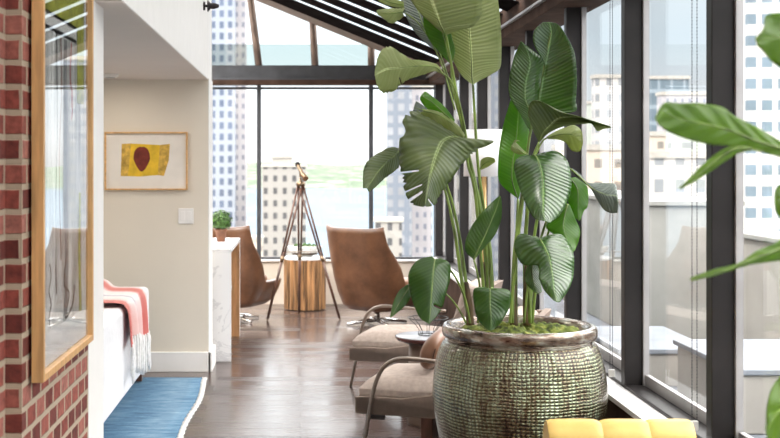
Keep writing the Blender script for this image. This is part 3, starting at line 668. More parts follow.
# ------------------------------------------------------------ marble console and its little plant
def console():
    x1 = -.52; x0 = -.93; y0, y1 = 9.06, 10.43; h = .85
    r = thing('console_table', 'white marble waterfall console with wood-lined side', 'console table', ((x0+x1)/2, (y0+y1)/2, 0))
    w, d = (x1-x0)/2, (y1-y0)/2
    MB().box(-w, w, -d, d, h-.03, h, .002).build('table_top', M['marble'], r)
    MB().box(-w, w, -d, -d+.03, 0, h-.03, .001).build('end_panel', M['marble'], r)
    MB().box(-w, w, d-.03, d, 0, h-.03, .001).build('end_panel', M['marble'], r)
    MB().box(-w+.01, w-.004, d-.05, d-.03, 0, h-.03).build('wood_lining', M['tan_wood'], r)
    MB().box(-w, -w+.02, -d+.03, d-.05, 0, h-.03).build('back_panel', M['tan_wood'], r)
    s = thing('white_stool', 'white moulded stool tucked under the marble console', 'stool', ((x0+x1)/2+.045, y0+.36, 0))
    MB().lathe([(.0,.0),(.07,.0),(.05,.1),(.045,.2),(.09,.32),(.13,.42),(.145,.52),(.14,.60),(.12,.63),(0,.63)], 24).build('body', M['plastic'], s)
    MB().lathe([(0,.631),(.11,.631),(.115,.645),(0,.65)], 20).build('seat', M['white'], s)
    p = thing('potted_boxwood', 'small round green plant in brown pot on the marble console', 'plant', (-.655, 9.95, h)); p.scale = (1.2, 1.2, 1.2)
    MB().lathe([(0,0),(.028,0),(.04,.075),(.043,.078),(.043,.088),(.034,.088),(.032,.07),(0,.07)], 20).build('pot', M['terracotta'], p)
    rnd = random.Random(1); g = MB(); uv = None
    for k in range(620):
        a, t = rnd.uniform(0, 2*PI), math.acos(rnd.uniform(-.75, 1)); R = .075*rnd.uniform(.75, 1.08)
        c = Vector((R*math.sin(t)*math.cos(a), R*math.sin(t)*math.sin(a), .145+R*math.cos(t)*.92))
        n = (c-Vector((0,0,.13))).normalized(); e = n.orthogonal().normalized(); e.rotate(Matrix.Rotation(rnd.uniform(0, 6), 3, n)); f_ = n.cross(e)
        l = rnd.uniform(.008, .014)
        q = [c-e*l, c+f_*l*.6+n*.003, c+e*l+n*.004, c-f_*l*.6]
        g.bm.faces.new([g.bm.verts.new(x) for x in q])
    g.ball((0,0,.14), .06)
    fo = g.build('foliage', M['green_small'], p, fixn=False)
    MB().tube([(0,0,.065),(0,0,.12)], .006, 6).build('stem', M['sheath'], p)
console()

# ------------------------------------------------------------ leather swivel chairs
def swivel(x, y, rz, label):
    r = thing('swivel_armchair', label, 'armchair', (x, y, 0), rz, 'brown leather swivel armchairs by the far window')
    # local: chair faces +Y, its back is at -Y; shell swept around angle a (0 = middle of back)
    prof = [(0, .13), (.10,.13), (.19,.145), (.235,.19), (.268,.30), (.288,.42), (.300,.56), (.310,.72), (.318,.905)]
    def pt(a, k):   # k in 0..1 up the profile
        aa = abs(a)
        sm = max(0, min(1, (aa-.80)/.80)); top = 1.0-.42*(sm**.6*(1-sm)+sm*sm*(3-2*sm)*sm)
        kk = k*top
        i = kk*(len(prof)-1); b_ = int(min(len(prof)-2, i)); t = i-b_
        rad = prof[b_][0]*(1-t)+prof[b_+1][0]*t; z = prof[b_][1]*(1-t)+prof[b_+1][1]*t
        if aa < .80: z += .022*(aa/.80)**5*k**6
        n = 3.6; ca, sa = math.cos(a), math.sin(a)
        m_ = (abs(ca)**n+abs(sa)**n)**(-1/n)
        rake = -.10*max(0, (z-.35))*(1 if aa < 1.2 else 0.4)
        flare = 1+.05*max(0, z-.3)
        return Vector((rad*m_*sa*flare*1.25, -rad*m_*ca*(1.05 if ca > 0 else 2.1)+rake, z))
    MB().grid(lambda u, v: pt(-2.2+4.4*u, v), 72, 32).build('shell', M['leather'], r, solid=.035)
    MB().box(-.235, .235, -.20, .30, .30, .43, .045, 4).build('seat_cushion', M['leather2'], r)
    MB().box(-.22, .22, -.27, -.18, .43, .80, .035, 4).build('back_cushion', M['leather2'], r)
    MB().tube([(0,0,.03),(0,0,.14)], .028, 14).build('column', M['chrome'], r)
    for k in range(4):
        a = PI/4+k*PI/2+.3; MB().tube([(0,0,.045),(.15*math.cos(a),.15*math.sin(a),.035),(.30*math.cos(a),.30*math.sin(a),.014)], [.022,.018,.012], 8).build('base_leg', M['chrome'], r)
swivel(.715, 11.15, -.74, 'brown leather swivel armchair standing right of the wooden drum table')
swivel(-.64, 11.45, -.42, 'brown leather swivel armchair standing behind the marble console')

# ------------------------------------------------------------ drum table, bowl, tripod
def drum():
    cx, cy = .05, 12.33
    r = thing('drum_side_table', 'round drum side table of upright tan wood slats', 'side table', (cx, cy, 0))
    prof = []
    b = MB(); n = 26; vs = []
    for k in range(n*4):
        a = 2*PI*k/(n*4); q = .206+(.010 if k % 4 in (1, 2) else -.006)
        vs.append((q*math.cos(a), q*math.sin(a), .01))
    b.prism(vs, (0,0,.50)); b.build('drum', mat('slat_wood', (.27,.145,.065), .45, var=.5, scale=9, stretch=(3,3,.25)), r)
    MB().lathe([(0,.51),(.205,.51),(.21,.515),(.21,.535),(.205,.54),(0,.54)], 40).build('table_top', M['marble'], r)
    w = thing('ribbed_bowl', 'white ribbed bowl of succulents on the drum table', 'bowl', (cx, cy, .54))
    bb = MB(); nn = 72
    def wall(u, v):
        a = 2*PI*u; rad = .07+.105*math.sin(v*PI/2)+.004*math.sin(a*24); return (rad*math.cos(a), rad*math.sin(a)*.8, .001+.105*v)
    bb.grid(wall, 144, 8); bb.build('bowl', M['ribbed'], w, solid=.005)
    MB().lathe([(0,.0),(.07,.0),(.07,.004),(0,.004)], 24).build('bottom', M['ribbed'], w)
    MB().lathe([(0,.09),(.13,.088),(.13,.02),(0,.02)], 24).build('soil', M['soil'], w).scale = (1,.8,1)
    rnd = random.Random(4)
    for k in range(5):
        s = thing('succulent', ['round green succulent at the left of the white bowl','pale succulent second from left in the white bowl','tallest green succulent in the middle of the white bowl','dark succulent right of the middle of the white bowl','small succulent at the right edge of the white bowl'][k], 'plant', (cx-.09+.045*k, cy-.02+.02*(k % 2), .645), 0, 'succulents in the ribbed bowl')
        g = MB(); R = [.021,.019,.024,.021,.018][k]
        for j in range(22):
            a = j*2.4; q = j/22; e = Vector((math.cos(a)*R*(.2+q), math.sin(a)*R*(.2+q), R*(1.2-q)))
            g.ball(e, R*.33, (1,1,1.2), 6)
        g.build('rosette', M['green_small'], s); MB().tube([(0,0,-.01),(0,0,R)], .006, 6).build('stalk', M['stem'], s)
drum()
def tripod():
    r = thing('brass_tripod', 'tall brass and dark wood tripod holding a small telescope', 'tripod', (.03, 11.5, 0))
    o = Vector((.03, 11.5, 0))
    apex = P(300.5, 184, 11.5)-o
    feet = [P(267, 321, 11.4)-o, P(340, 320, 11.46)-o, P(299, 313, 11.86)-o]
    for f_ in feet:
        f_.z = .0; d = (f_-apex); side = Vector((d.y, -d.x, 0)); side = side.normalized() if side.length > .02 else Vector((1,0,0))
        if abs(side.x) < .5: side = Vector((1,0,0))
        lg = MB(); mid = apex+d*.55
        lg.tube([apex+side*.022, mid+side*.010], .0095, 8).tube([apex-side*.022, mid-side*.010], .0095, 8).tube([apex+d*.5, apex+d*.985], .013, 8)
        l_ = lg.build('leg', M['dark_wood'], r)
        MB().tube([apex+d*.53, apex+d*.57], .018, 10).build('clamp', M['brass'], l_)
        MB().tube([apex+d*.975, f_+Vector((0,0,.002))], [.013,.006], 8).build('spike', M['brass'], l_)
    c = apex*.0+Vector((apex.x, apex.y, apex.z*.50))
    for f_ in feet:
        MB().tube([c, apex+(f_-apex)*.5], .004, 6).build('spreader', M['brass'], r)
    MB().lathe([(0,apex.z-.02),(.04,apex.z-.02),(.045,apex.z),(.04,apex.z+.02),(.015,apex.z+.03),(.012,apex.z+.06),(0,apex.z+.06)], 18, (apex.x, apex.y)).build('collar', M['brass'], r)
    t = thing('small_telescope', 'small brass telescope tilted on top of the tripod', 'telescope', (o.x+apex.x, o.y+apex.y, apex.z+.066))
    MB().tube([(-.025,.06,.115),(-.018,.05,.10),(.02,-.02,.03),(.05,-.08,-.015)], [.022,.018,.022,.028], 14).build('barrel', M['brass'], t)
    MB().tube([(-.034,.075,.135),(-.025,.06,.115)], [.020,.026], 12).build('eyepiece', M['dark_metal'], t)
    MB().box(-.012, .024, -.02, .03, 0, .05, .003).build('yoke', M['brass'], t)
tripod()

# ------------------------------------------------------------ taupe lounge chairs (one arm each)
TH = -math.radians(18.8)
def lounge(x, y, near, label):
    r = thing('lounge_chair', label, 'armchair', (x, y, 0), TH, 'taupe one-armed lounge chairs')
    W = .56 if near else .47; xo = 0 if near else -.165
    # shell: seat box with sides sweeping up to the back
    b = MB()
    side = [(-.012,.265),(-.014,.345),(.05,.352),(.22,.35),(.36,.372),(.50,.43),(.60,.50),(.80,.74),(.86,.74),(.84,.60),(.78,.36),(.74,.265)]
    s1 = [(px, -.018, pz) for px, pz in side]
    b.prism(s1, (0, .03, 0)); b.prism([(px, W-.012, pz) for px, pz in side], (0, .03, 0))
    b.box(-.014, .74, -.018, W+.018, .262, .345, .008)
    b.prism([(.70,.0,.30),(.84,.0,.75),(.875,.0,.75),(.76,.0,.265)], (0, W, 0))
    b.build('shell', M['shell'], r, bev=.004)
    # cushion with crown
    def cus(u, v):
        x_ = .0+.66*u; y_ = .0+W*v
        e = min(1, min(u, 1-u)*9)**.5*min(1, min(v, 1-v)*8)**.5
        return (x_, y_, .385+.046*e+.034*math.sin(u*PI)*math.sin(v*PI))
    c = MB(); c.grid(cus, 34, 30); c.box(.0, .66, .0, W, .347, .389, .012, 3); c.build('seat_cushion', M['linen'], r)
    m_ = Matrix.Translation((.60, W/2, .43)) @ Matrix.Rotation(math.radians(17), 4, 'Y')
    MB().box(-.0, .13, -W/2+.01, W/2-.01, 0, .36, .04, 4, m_).build('back_cushion', M['linen'], r)
    ys = -.034 if near else W+.022
    pts = crv([(.012,ys-.0,.0),(.045,ys,.16),(.075,ys,.33),(.10,ys,.43),(.14,ys,.505),(.20,ys,.542),(.28,ys,.55),(.48,ys,.538),(.66,ys,.532)], 6)
    pts = [(a+xo, b_, c_) for a, b_, c_ in pts]
    t = MB().tube(pts, .0105, 12, flat=1).build('arm_and_leg', M['tube'], r)
    MB().box(.05+xo, .14, min(ys, ys*.2 if near else W), max(ys, ys*.2) if near else ys, .245, .265).build('bracket', M['dark_metal'], r)
    MB().box(.30, .36, .06, W-.06, .0, .262, .004).build('plinth', M['dark_wood'], r)
    for yv in (.04, W-.04): MB().tube([(.70,yv,.27),(.76,yv,0)], [.016,.011], 10).build('rear_leg', M['tube'], r)
    return r
lounge(.289, 5.94, True, 'taupe lounge chair beside the pot, bronze arm on its near side')
lounge(.325, 7.53, False, 'taupe lounge chair behind the round table, arm on its far side')
def pillow():
    r = thing('leather_pillow', 'brown leather lumbar pillow propped on the nearest lounge chair', 'pillow', (.289+.947*.360, 5.94-.322*.360+.055, .470), TH); r.scale = (.9, 1, .84)
    def fn(u, v):
        a = 2*PI*u; t = PI*v
        sy = .19*math.copysign(abs(math.cos(t))**.6, math.cos(t)); k = math.sin(t)**.5 if math.sin(t) > 0 else 0
        return (.065*k*math.cos(a)+.10*k*max(-1,min(1,math.sin(a)*1.2))*.25, sy+.19, .115+.112*k*math.sin(a))
    MB().grid(fn, 32, 20).build('cover', M['leather2'], r)
    MB().tube([( .03+.025*math.sin(a), .19+.185*math.cos(a)*0+(.19*math.cos(a)), .115+.106*math.sin(a)) for a in [2*PI*k/32 for k in range(33)]], .004, 6).build('piping', M['dark_wood'], r)
pillow()
def rtable():
    c = P(428, 336, 6.9); z = c.z; R = .19
    r = thing('round_side_table', 'low round pedestal table with dark edge between lounge chairs', 'side table', (c.x, 6.9, 0))
    MB().lathe([(0,z-.035),(R-.05,z-.035),(R-.012,z-.022),(R,z-.008),(R,z),(0,z)], 48).build('table_top', mat('dark_lacquer', (.10,.035,.03), .15, var=.1), r)
    MB().lathe([(0,z),(R-.004,z),(R-.008,z+.004),(0,z+.004)], 48).build('reflection_disc', mat('pale_reflection', (.42,.43,.46), .18, var=.06), r)  # pale disc paints in the bright reflection on the dark top
    MB().lathe([(0,0),(.115,0),(.12,.02),(.115,.15),(.11,z-.035),(0,z-.035)], 40).build('pedestal', mat('umber_drum', (.17,.115,.085), .45, var=.1), r)
    b = thing('wire_bowl', 'open black wire bowl on the low round table', 'bowl', (c.x, 6.9, z+.005))
    MB().tube([(.115*math.cos(a), .115*math.sin(a), .10) for a in [2*PI*k/36 for k in range(37)]], .003, 6).build('rim', M['black'], b)
    MB().tube([(.055*math.cos(a), .055*math.sin(a), .004) for a in [2*PI*k/30 for k in range(31)]], .003, 6).build('foot_ring', M['black'], b)
    for k in range(8):
        a = 2*PI*k/8; ca, sa = math.cos(a), math.sin(a)
        MB().tube([(.055*ca,.055*sa,.004),(.05*ca,.05*sa,.03),(.075*ca,.075*sa,.065),(.115*ca,.115*sa,.10)], .0018, 5).build('wire', M['black'], b)
rtable()

# ------------------------------------------------------------ floor lamp
def lamp():
    r = thing('floor_lamp', 'floor lamp with white drum shade and wooden pole', 'lamp', (1.242, 8.1, 0))
    MB().lathe([(0,0),(.11,0),(.11,.018),(.02,.025),(0,.025)], 32).build('base', M['bamboo'], r)
    MB().lathe([(.016,.02),(.016,1.46),(0,1.46)], 14).build('pole', M['bamboo'], r)
    s = MB().lathe([(.137,1.41),(.133,1.725)], 48).build('lamp_shade', M['shade'], r, solid=.003)
    MB().tube([(-.132,0,1.68),(.132,0,1.68)], .003, 6).tube([(0,-.132,1.68),(0,.132,1.68)], .003, 6).tube([(0,0,1.45),(0,0,1.70)], .004, 6).build('spider', M['brass'], r)
    MB().lathe([(0,1.46),(.015,1.47),(.03,1.53),(.025,1.57),(0,1.585)], 16).build('bulb', M['plastic'], r)
lamp()

# ------------------------------------------------------------ yellow chair (back cushion tops)
def ychair():
    Y = 3.84; x0, x1 = (546-VX)*Y/F, (690-VX)*Y/F; zt = .682
    r = thing('yellow_chair', 'yellow leather channel-back chair in the right foreground', 'chair', ((x0+x1)/2, Y, 0))
    W = (x1-x0)/2
    seams = [-W, -W+.170, -W+.320, W]
    for i in range(3):
        a, b = seams[i], seams[i+1]
        def fn(u, v, a=a, b=b):
            x = a+(b-a)*u; e = (1-abs(2*u-1)**5)
            prof = [(-.075,.20),(-.082,.40),(-.080,.58),(-.066,.645),(-.030,.678),(.012,.680),(.045,.655),(.055,.60),(.055,.40),(.05,.20)]
            i_ = v*(len(prof)-1); k = int(min(len(prof)-2, i_)); t = i_-k
            t = t; yv = prof[k][0]*(1-t)+prof[k+1][0]*t; zv = prof[k][1]*(1-t)+prof[k+1][1]*t
            q = .93+.07*e
            wr = .0025*math.sin(x*60+zv*20)*(1-e)
            return (x, yv*q*1.0, .2+(zv-.2)*(.988+.012*e)+wr)
        MB().grid(fn, 26, 40).build('back_channel', M['yellow'], r)
    def cap(s):
        b = MB(); prof = [(-.075,.20),(-.078,.58),(-.062,.638),(-.028,.668),(.012,.67),(.04,.645),(.05,.60),(.05,.20)]
        b.prism([(s*(W-.004), yy*.93, zz) for yy, zz in prof], (s*.006, 0, 0)); b.build('end_panel', M['yellow'], r, bev=.002)
    cap(-1); cap(1)
    MB().box(-W, W, -.52, -.06, .24, .42, .04, 4).build('seat', M['yellow'], r)
    for sx in (-1, 1):
        for sy in (-.48, .02): MB().tube([(sx*(W-.04), sy, .25), (sx*(W-.03), sy, 0)], [.018,.011], 10).build('leg', M['dark_wood'], r)
ychair()

# ------------------------------------------------------------ blind chains
def chain(px, ytop, ybot, Y, label, px2):
    top, bot = H-(ytop-VY)*Y/F, H-(ybot-VY)*Y/F
    x = (px-VX)*Y/F; x = min(x, 1.40)
    r = thing('blind_chain', label, 'blind chain', (x, Y, bot), 0, 'beaded blind chains at the right-hand windows')
    for off in (0, (px2-px)*Y/F):
        b = MB(); b.tube([(off,0,.01),(off,0,top-bot)], .0009, 5)
        n = int((top-bot)/.012)
        for k in range(n):
            if k % 1 == 0:
                z = .01+k*.012; bmesh.ops.create_icosphere(b.bm, subdivisions=1, radius=.0026, matrix=Matrix.Translation((off,0,z)))
        b.build('bead_strand', M['grey_metal'], r)
    MB().box(-.006, .022, -.006, .006, -.022, .012, .003).build('tensioner', M['plastic'], r)
chain(692, -46, 424, 4.28, 'beaded blind chain before the second window from the right', 697)
chain(610, -8, 372, 5.40, 'beaded blind chain before the third window, behind the pot', 612.5)

# ------------------------------------------------------------ the big potted bird of paradise
PX, PY = .931, 5.1
plant = thing('potted_bird_of_paradise', 'tall bird of paradise plant in a large dimpled glazed pot', 'potted plant', (PX, PY, 0))
O = Vector((PX, PY, 0))
def bigpot():
    prof = crv([(.215,.0),(.235,.03),(.285,.15),(.335,.32),(.362,.46),(.3655,.55),(.352,.66),(.330,.725),(.312,.748)], 10)
    MB().lathe([(0,.0)]+prof, 128, uvscale=2*PI*.34).build('pot', M['pot'], plant)
    rim = crv([(.312,.748),(.306,.753),(.312,.760),(.322,.768),(.326,.785),(.323,.805),(.314,.815),(.300,.817),(.284,.812),(.276,.798)], 6)
    MB().lathe(rim+[(.274,.72),(0,.72)], 96).build('rim', M['rim'], plant)
    rnd = random.Random(9)
    def ms(u, v):
        a = 2*PI*u; q = .271*v
        h = .782+.022*(1-v*v)+.012*math.sin(a*3+1)*v*(1-v)*4+.008*math.sin(a*11+v*20)+rnd.uniform(-.005,.005)
        if v > .97: h = .775
        return (q*math.cos(a), q*math.sin(a), h)
    b = MB()
    nu, nv = 90, 24; ctr = b.bm.verts.new((0,0,.80)); rings = []
    for j in range(1, nv+1):
        rings.append([b.bm.verts.new(ms(i/nu, j/nv)) for i in range(nu)])
    for i in range(nu): b.bm.faces.new((ctr, rings[0][i], rings[0][(i+1) % nu])).smooth = True
    for j in range(nv-1):
        for i in range(nu): b.bm.faces.new((rings[j][i], rings[j+1][i], rings[j+1][(i+1) % nu], rings[j][(i+1) % nu])).smooth = True
    mo = b.build('moss', M['moss'], plant); mo['kind'] = 'stuff'
bigpot()

def leaf(st, mname, d0, d1, fold=.03, root=None, parent=None, org=None, jag=0, wave=.006, thick=.0016, name='leaf', n=7, across=14, seed=0, tear=()):
    """st: stations (left edge, midrib, right edge) from base to tip; d0->d1 depth at base/tip; fold: how far edges lie behind the midrib"""
    par = parent or plant; o_ = org if org is not None else O
    q = crv([tuple(s) for s in st], n); m = len(q)-1; rnd = random.Random(seed*31+len(st))
    ph1, ph2 = rnd.uniform(0, 6), rnd.uniform(0, 6)
    # metres along the midrib
    acc = [0]
    for i in range(m):
        dd = math.hypot(q[i+1][2]-q[i][2], q[i+1][3]-q[i][3])*(d0/F); acc.append(acc[-1]+dd)
    J = [[rnd.uniform(0, jag) if rnd.random() < .5 else 0 for i in range(m+1)] for _ in range(2)]
    def pt(i, s):    # s in -1..1
        lx, ly, mx, my, rx, ry = q[i]; t = i/m; a = abs(s)
        ex, ey = (lx, ly) if s < 0 else (rx, ry)
        a2 = a*(1-J[0 if s < 0 else 1][i]*(a**3))
        # slight arch of the half blade
        px = mx+(ex-mx)*a2; py = my+(ey-my)*a2
        D = d0+(d1-d0)*t
        wpx = math.hypot(ex-mx, ey-my)*D/F
        D += fold*(wpx/.10)*(a**1.5) + wave*math.sin(t*17+ph1+(2 if s < 0 else 0))*a*a*min(1, wpx/.05)
        return P(px, py, D)-o_
    b = MB(); uvl = b.bm.loops.layers.uv.new('UVMap'); V = []
    for i in range(m+1): V.append([b.bm.verts.new(pt(i, -1+2*j/across)) for j in range(across+1)])
    for i in range(m):
        for j in range(across):
            s = (-1+2*(j+.5)/across); skip = False
            for (t0, side, deep) in tear:
                if abs(i/m-t0) < .5/m+.001 and s*side > 0 and abs(s) > deep: skip = True
            if skip: continue
            f = b.bm.faces.new((V[i][j], V[i+1][j], V[i+1][j+1], V[i][j+1])); f.smooth = True
            for lp, (a, c) in zip(f.loops, ((i,j),(i+1,j),(i+1,j+1),(i,j+1))): lp[uvl].uv = (c/across, acc[a])
    ob = b.build(name, M[mname], par, solid=thick)
    # raised midrib
    mp = [pt(i, 0) for i in range(0, m+1, 2)]
    rr = [max(.0006, .0032*(1-k/len(mp))) for k in range(len(mp))]
    if len(mp) > 2: MB().tube(mp, rr, 6).build('midrib', M['stem'], ob)
    return ob
def stem(pts, r0, r1, mname='stem', name='stem', parent=None, org=None, flat=1):
    o_ = org if org is not None else O
    q = crv(pts, 6); m = len(q)
    MB().tube([P(a, b, d)-o_ for a, b, d in q], [.85*(r0+(r1-r0)*i/(m-1)) for i in range(m)], 8).build(name, M[mname], parent or plant)

A = [(446,34,446.5,35,448,34),(438,29,443,30,463,29),(430,22,439,22,473,26),(421,14,436,14,481,15),(411,0,431,0,482,0),(405,-15,427,-15,482,-18),(402,-40,420,-40,470,-40),(406,-60,412,-62,440,-65),(408,-75,408,-76,410,-75)]
leaf(A, 'leaf_pale', 5.0, 4.9, .03, seed=1)
B = [(472,84,473,85,474,84),(462,76,472,78,492,74),(454,62,471.5,64,500,68),(447,44,470.5,46,501.5,55),(444,25,469,27,501,30),(443,0,467,0,498,0),(445,-30,466,-30,492,-30),(452,-60,465,-60,482,-60),(464,-80,465,-82,467,-80)]
leaf(B, 'leaf_pale', 5.10, 5.2, .04, seed=2)
Cc = [(450,64,451,65,452,64),(440,53,447,50,455,50),(430,41,444,38,452,38),(425,30,441,28,450,28),(423,18,438,16,448,16),(426,5,436,3,446,3),(430,-8,434,-10,440,-8)]
leaf(Cc, 'leaf_green', 5.06, 5.06, .02, seed=3)
D_ = [(438,52,440,53,441,50),(428,45,434,43,442,36),(414,31,424,27,436,24),(405,14,418,11,432,8),(401,0,412,-3,425,-8),(400,-20,408,-22,420,-25),(402,-40,405,-42,410,-42)]
leaf(D_, 'leaf_grey', 5.16, 5.22, .02, seed=4)
E = [(444,74,444,75,445,76),(438,65,437,68,437,72),(430,62,430,66,431,72),(420,60,418,66,421,76),(411,59,408,67,410,79),(400,52,398,68,402,84),(388,46,387,69,394,91),(379,54,380,72,383,93),(375,69,375,75,377,85)]
leaf(E, 'leaf_pale', 4.98, 4.80, .05, seed=5, jag=.08, tear=((.62,1,.5),))
leaf([(405,8,403,12,404,16),(398,8,396,13,398,21),(390,8,388,14,391,24),(382,9,381,13,383,18),(377,10,377,12,378,15)], 'leaf_pale', 5.1, 5.0, .06, seed=6, jag=.15)
leaf([(404,2,404,5,404,8),(392,-2,392,3,394,7),(382,-6,382,-1,384,4),(376,-8,376,-4,378,0)], 'leaf_pale', 5.15, 5.1, .03, seed=7)
G = [(456,128,462,137.5,468,140),(430,112,452,137,494,141),(407,113,443,141,479,150),(400,135,438,150,468,158),(399,160,434,161,458,170),(402,178,431,172,449,184),(405,193,429,182,441,194),(412,204,427,192,436,204),(423,207,425,205,427,207)]
leaf(G, 'leaf_olive', 5.0, 4.78, .05, seed=8, jag=.12, wave=.012, tear=((.58,-1,.45),(.74,-1,.25),(.82,-1,.3),(.9,1,.3)), n=8)
leaf([(452,124,454,122,455,120),(438,118,443,112,446,108),(427,109,432,102,437,100),(420,99,423,96,428,93),(424,92,425,91.5,426,92)], 'leaf_green', 5.12, 5.15, .03, seed=9)
leaf([(425,112,426,110,427,108),(418,113,419,109,421,104),(413,112,414,106,416,101)], 'leaf_grey', 5.14, 5.16, .01, seed=10)
leaf([(420,114,423,111,428,109),(432,120,436,114,440,112),(443,127,447,120,450,119),(455,134,458,130,460,127),(463,138,464,137,465,135)], 'leaf_pale', 4.93, 4.96, .05, seed=11, jag=.2, wave=.015)
leaf([(462,150,463,151,465,152),(456,160,459,162,463,160),(449,172,454,174,459,168),(446,183,447,184,450,180)], 'leaf_dark', 5.05, 5.0, .02, seed=12)
K = [(399,148,400,150,401,153),(390,147,394,156,399,167),(378,153,386,163,391,174),(368,160,378,172,382,181),(363,172,372,181,376,187),(363,188,367,188,369,192)]
leaf(K, 'leaf_olive', 5.12, 4.95, .04, seed=13, jag=.05)
leaf([(480,169,480,169,481,170),(481,160,484,164,486,168),(487,157,490,161,491,165),(494,158,495,160,495,162)], 'leaf_pale', 5.2, 5.15, .03, seed=14)
M1 = [(528,128,531,130,534,128),(519,112,530,112,538,112),(510,97,525,98,541,98),(509,80,526,81,544,81),(513,61,530,65,547,62),(517,50,528,53,537,54),(521,41,522,42,524,44)]
leaf(M1, 'leaf_dark', 5.08, 5.06, .035, seed=15)
M2 = [(535,112,536,112,540,113),(537,107,538,106,574,112),(538,98,539,98,576,100),(541,81,542,81,577,80),(544,64,545.5,62,575.5,57),(534,45,549,46,571,44),(534,31,551.5,33,562,28.5),(543,22,549,22,556,23)]
leaf(M2, 'leaf_dark', 5.10, 5.00, -.03, seed=16)
Nn = [(517,198,518,199,519,197),(500,183,512,180,524,178),(498,165,513,160,527,158),(500,142,516,140,529,138),(504,122,518,120,529,120),(511,99,519,98,528,105),(516,88,518,86,520,88)]
leaf(Nn, 'leaf_green', 5.22, 5.25, .03, seed=17)
Oo = [(538,141,539,142,541,141),(532,128,543,133,549,133),(528,112,550,126,562,127),(532,101,558,119,574,125),(543,102,568,117,584,124),(558,111,582,118,592,124),(578,116,594,122,597,131),(594,121,603,125,604,129),(610,126,611,127,611,128)]
leaf(Oo, 'leaf_olive', 4.98, 4.90, -.05, seed=18)
leaf([(546,137,547,138,548,139),(556,131,557,135,559,140),(566,127,567,134,566,143),(574,125,575,136,571,150),(581,130,580,140,578,152),(583,138,583,143,581,149)], 'leaf_pale', 5.03, 4.98, .05, seed=19)
leaf([(526,154,527,155,528,154),(518,154,519,150,521,148),(511,149,512,145,515,141),(515,140,518,140,520,141)], 'leaf_pale', 5.0, 4.98, .06, seed=20)
R_ = [(533,155,535,155,540,153),(521,156,537,158,556,151),(514,164,539,163,567,160),(516,177,542,175,571,176),(521,193,543,190,571,190),(527,207,543,202,566,205),(534,218,543,212,559,216),(541,220,545,221,550,223)]
leaf(R_, 'leaf_dark', 4.93, 4.78, .04, seed=21, wave=.004)
leaf([(572,168,572,170,573,173),(580,174,580,177,580,180),(587,182,588,185,590,188),(597,183,597,191,597,200),(609,183,607,195,604,210),(616,185,616,196,611,213),(618,199,618,205,617,213)], 'leaf_grey', 5.0, 4.95, .05, seed=22)
leaf([(566,180,570,178,575,177),(567,190,577,188,587,186),(568,200,578,200,588,205),(572,214,578,212,584,211),(578,220,579,221,581,219)], 'leaf_green', 5.08, 5.05, .03, seed=23)
leaf([(566,203,568,204,570,205),(556,213,565,214,575,218),(546,226,563,226,580,230),(553,234,566,237,579,240),(563,243,570,246,576,248),(571,251,573,252,575,250)], 'leaf_green', 5.04, 4.98, .03, seed=24)
V_ = [(533,236,539,238,545,236),(520,234,541,241,560,234),(514,246,545,248,570,244),(522,264,549,258,574,256),(538,266,551,268,574,268),(539,278,553,280,573,278),(544,290,554,289,568,291),(553,300,557,302,560,302)]
leaf(V_, 'leaf_dark', 4.95, 4.80, .05, seed=25, wave=.01)
leaf([(530,264,533,263,537,264),(525,272,532,272,540,274),(526,283,534,284,541,284),(533,291,538,294,542,292)], 'leaf_dark', 5.0, 4.97, .03, seed=26)
X_ = [(473,259,474,260,476,258),(465,250,478,250,486,246),(468,233,484,238,495,235),(478,217,491,222,501,220),(489,205,497,207,502,206),(499,196,500,195.5,501,197)]
leaf(X_, 'leaf_mid', 4.98, 5.0, .03, seed=27)
Y_ = [(432,256,435,259,441,258),(418,260,434,264,450,264),(409,272,433,274,450,279),(409,287,432,288,446,294),(413,303,431,303,442,308),(420,318,430,316,436,317),(428,323,429,324,430,323)]
leaf(Y_, 'leaf_mid', 4.86, 4.74, .035, seed=28, tear=((.66,1,.35),))
leaf([(408,284,410,286,411,289),(399,291,404,295,410,299),(393,303,398,305,403,308),(390,318,391,317,394,315)], 'leaf_mid', 4.92, 4.85, .03, seed=29)
AA = [(485,287,490,289,496,288),(474,289,490,292,510,291),(474,305,490,306,510,306),(478,320,491,318,502,321),(488,330,491,331,494,329)]
leaf(AA, 'leaf_mid', 4.78, 4.74, .03, seed=30)
# petioles and trunks
bz = 323
stem([(491,bz,5.10),(489,250,5.12),(481,210,5.1),(471,165,5.08),(462,125,5.05),(456,90,5.03),(448,45,5.01),(446,34,5.0)], .010, .0055)
stem([(494,bz,5.12),(490,250,5.15),(484,210,5.15),(478,165,5.14),(475,120,5.13),(473,85,5.11)], .010, .006)
stem([(488,bz,5.08),(486,250,5.08),(479,205,5.06),(470,160,5.05),(463,120,5.03),(457,95,5.02),(450,80,5.0),(444,74,4.99)], .009, .0045)
stem([(488,bz,5.14),(482,220,5.2),(468,150,5.18),(455,100,5.18),(440,53,5.17)], .008, .004)
stem([(486,bz,5.05),(476,200,5.04),(468,165,5.02),(466,145,5.0),(463,137,5.0)], .009, .005)
stem([(470,bz,5.05),(462,282,5.06),(456,240,5.08),(449,205,5.1),(441,180,5.12),(425,155,5.14),(400,150,5.13)], .011, .004)
stem([(472,bz,5.08),(466,282,5.1),(460,240,5.12),(453,205,5.12),(446,180,5.1),(447,150,5.05),(455,124,5.12)], .010, .004)
stem([(470,bz,5.0),(466,302,4.98),(459,284,4.94),(451,271,4.90),(441,262,4.87),(436,259,4.86)], .006, .004)
stem([(466,bz,5.0),(458,308,4.97),(446,294,4.95),(428,284,4.93),(411,286,4.92)], .005, .003)
stem([(478,bz,5.02),(480,290,5.0),(477,272,4.99),(474,260,4.98)], .007, .004)
stem([(494,bz,4.95),(497,305,4.90),(494,290,4.82),(490,288,4.78)], .007, .004)
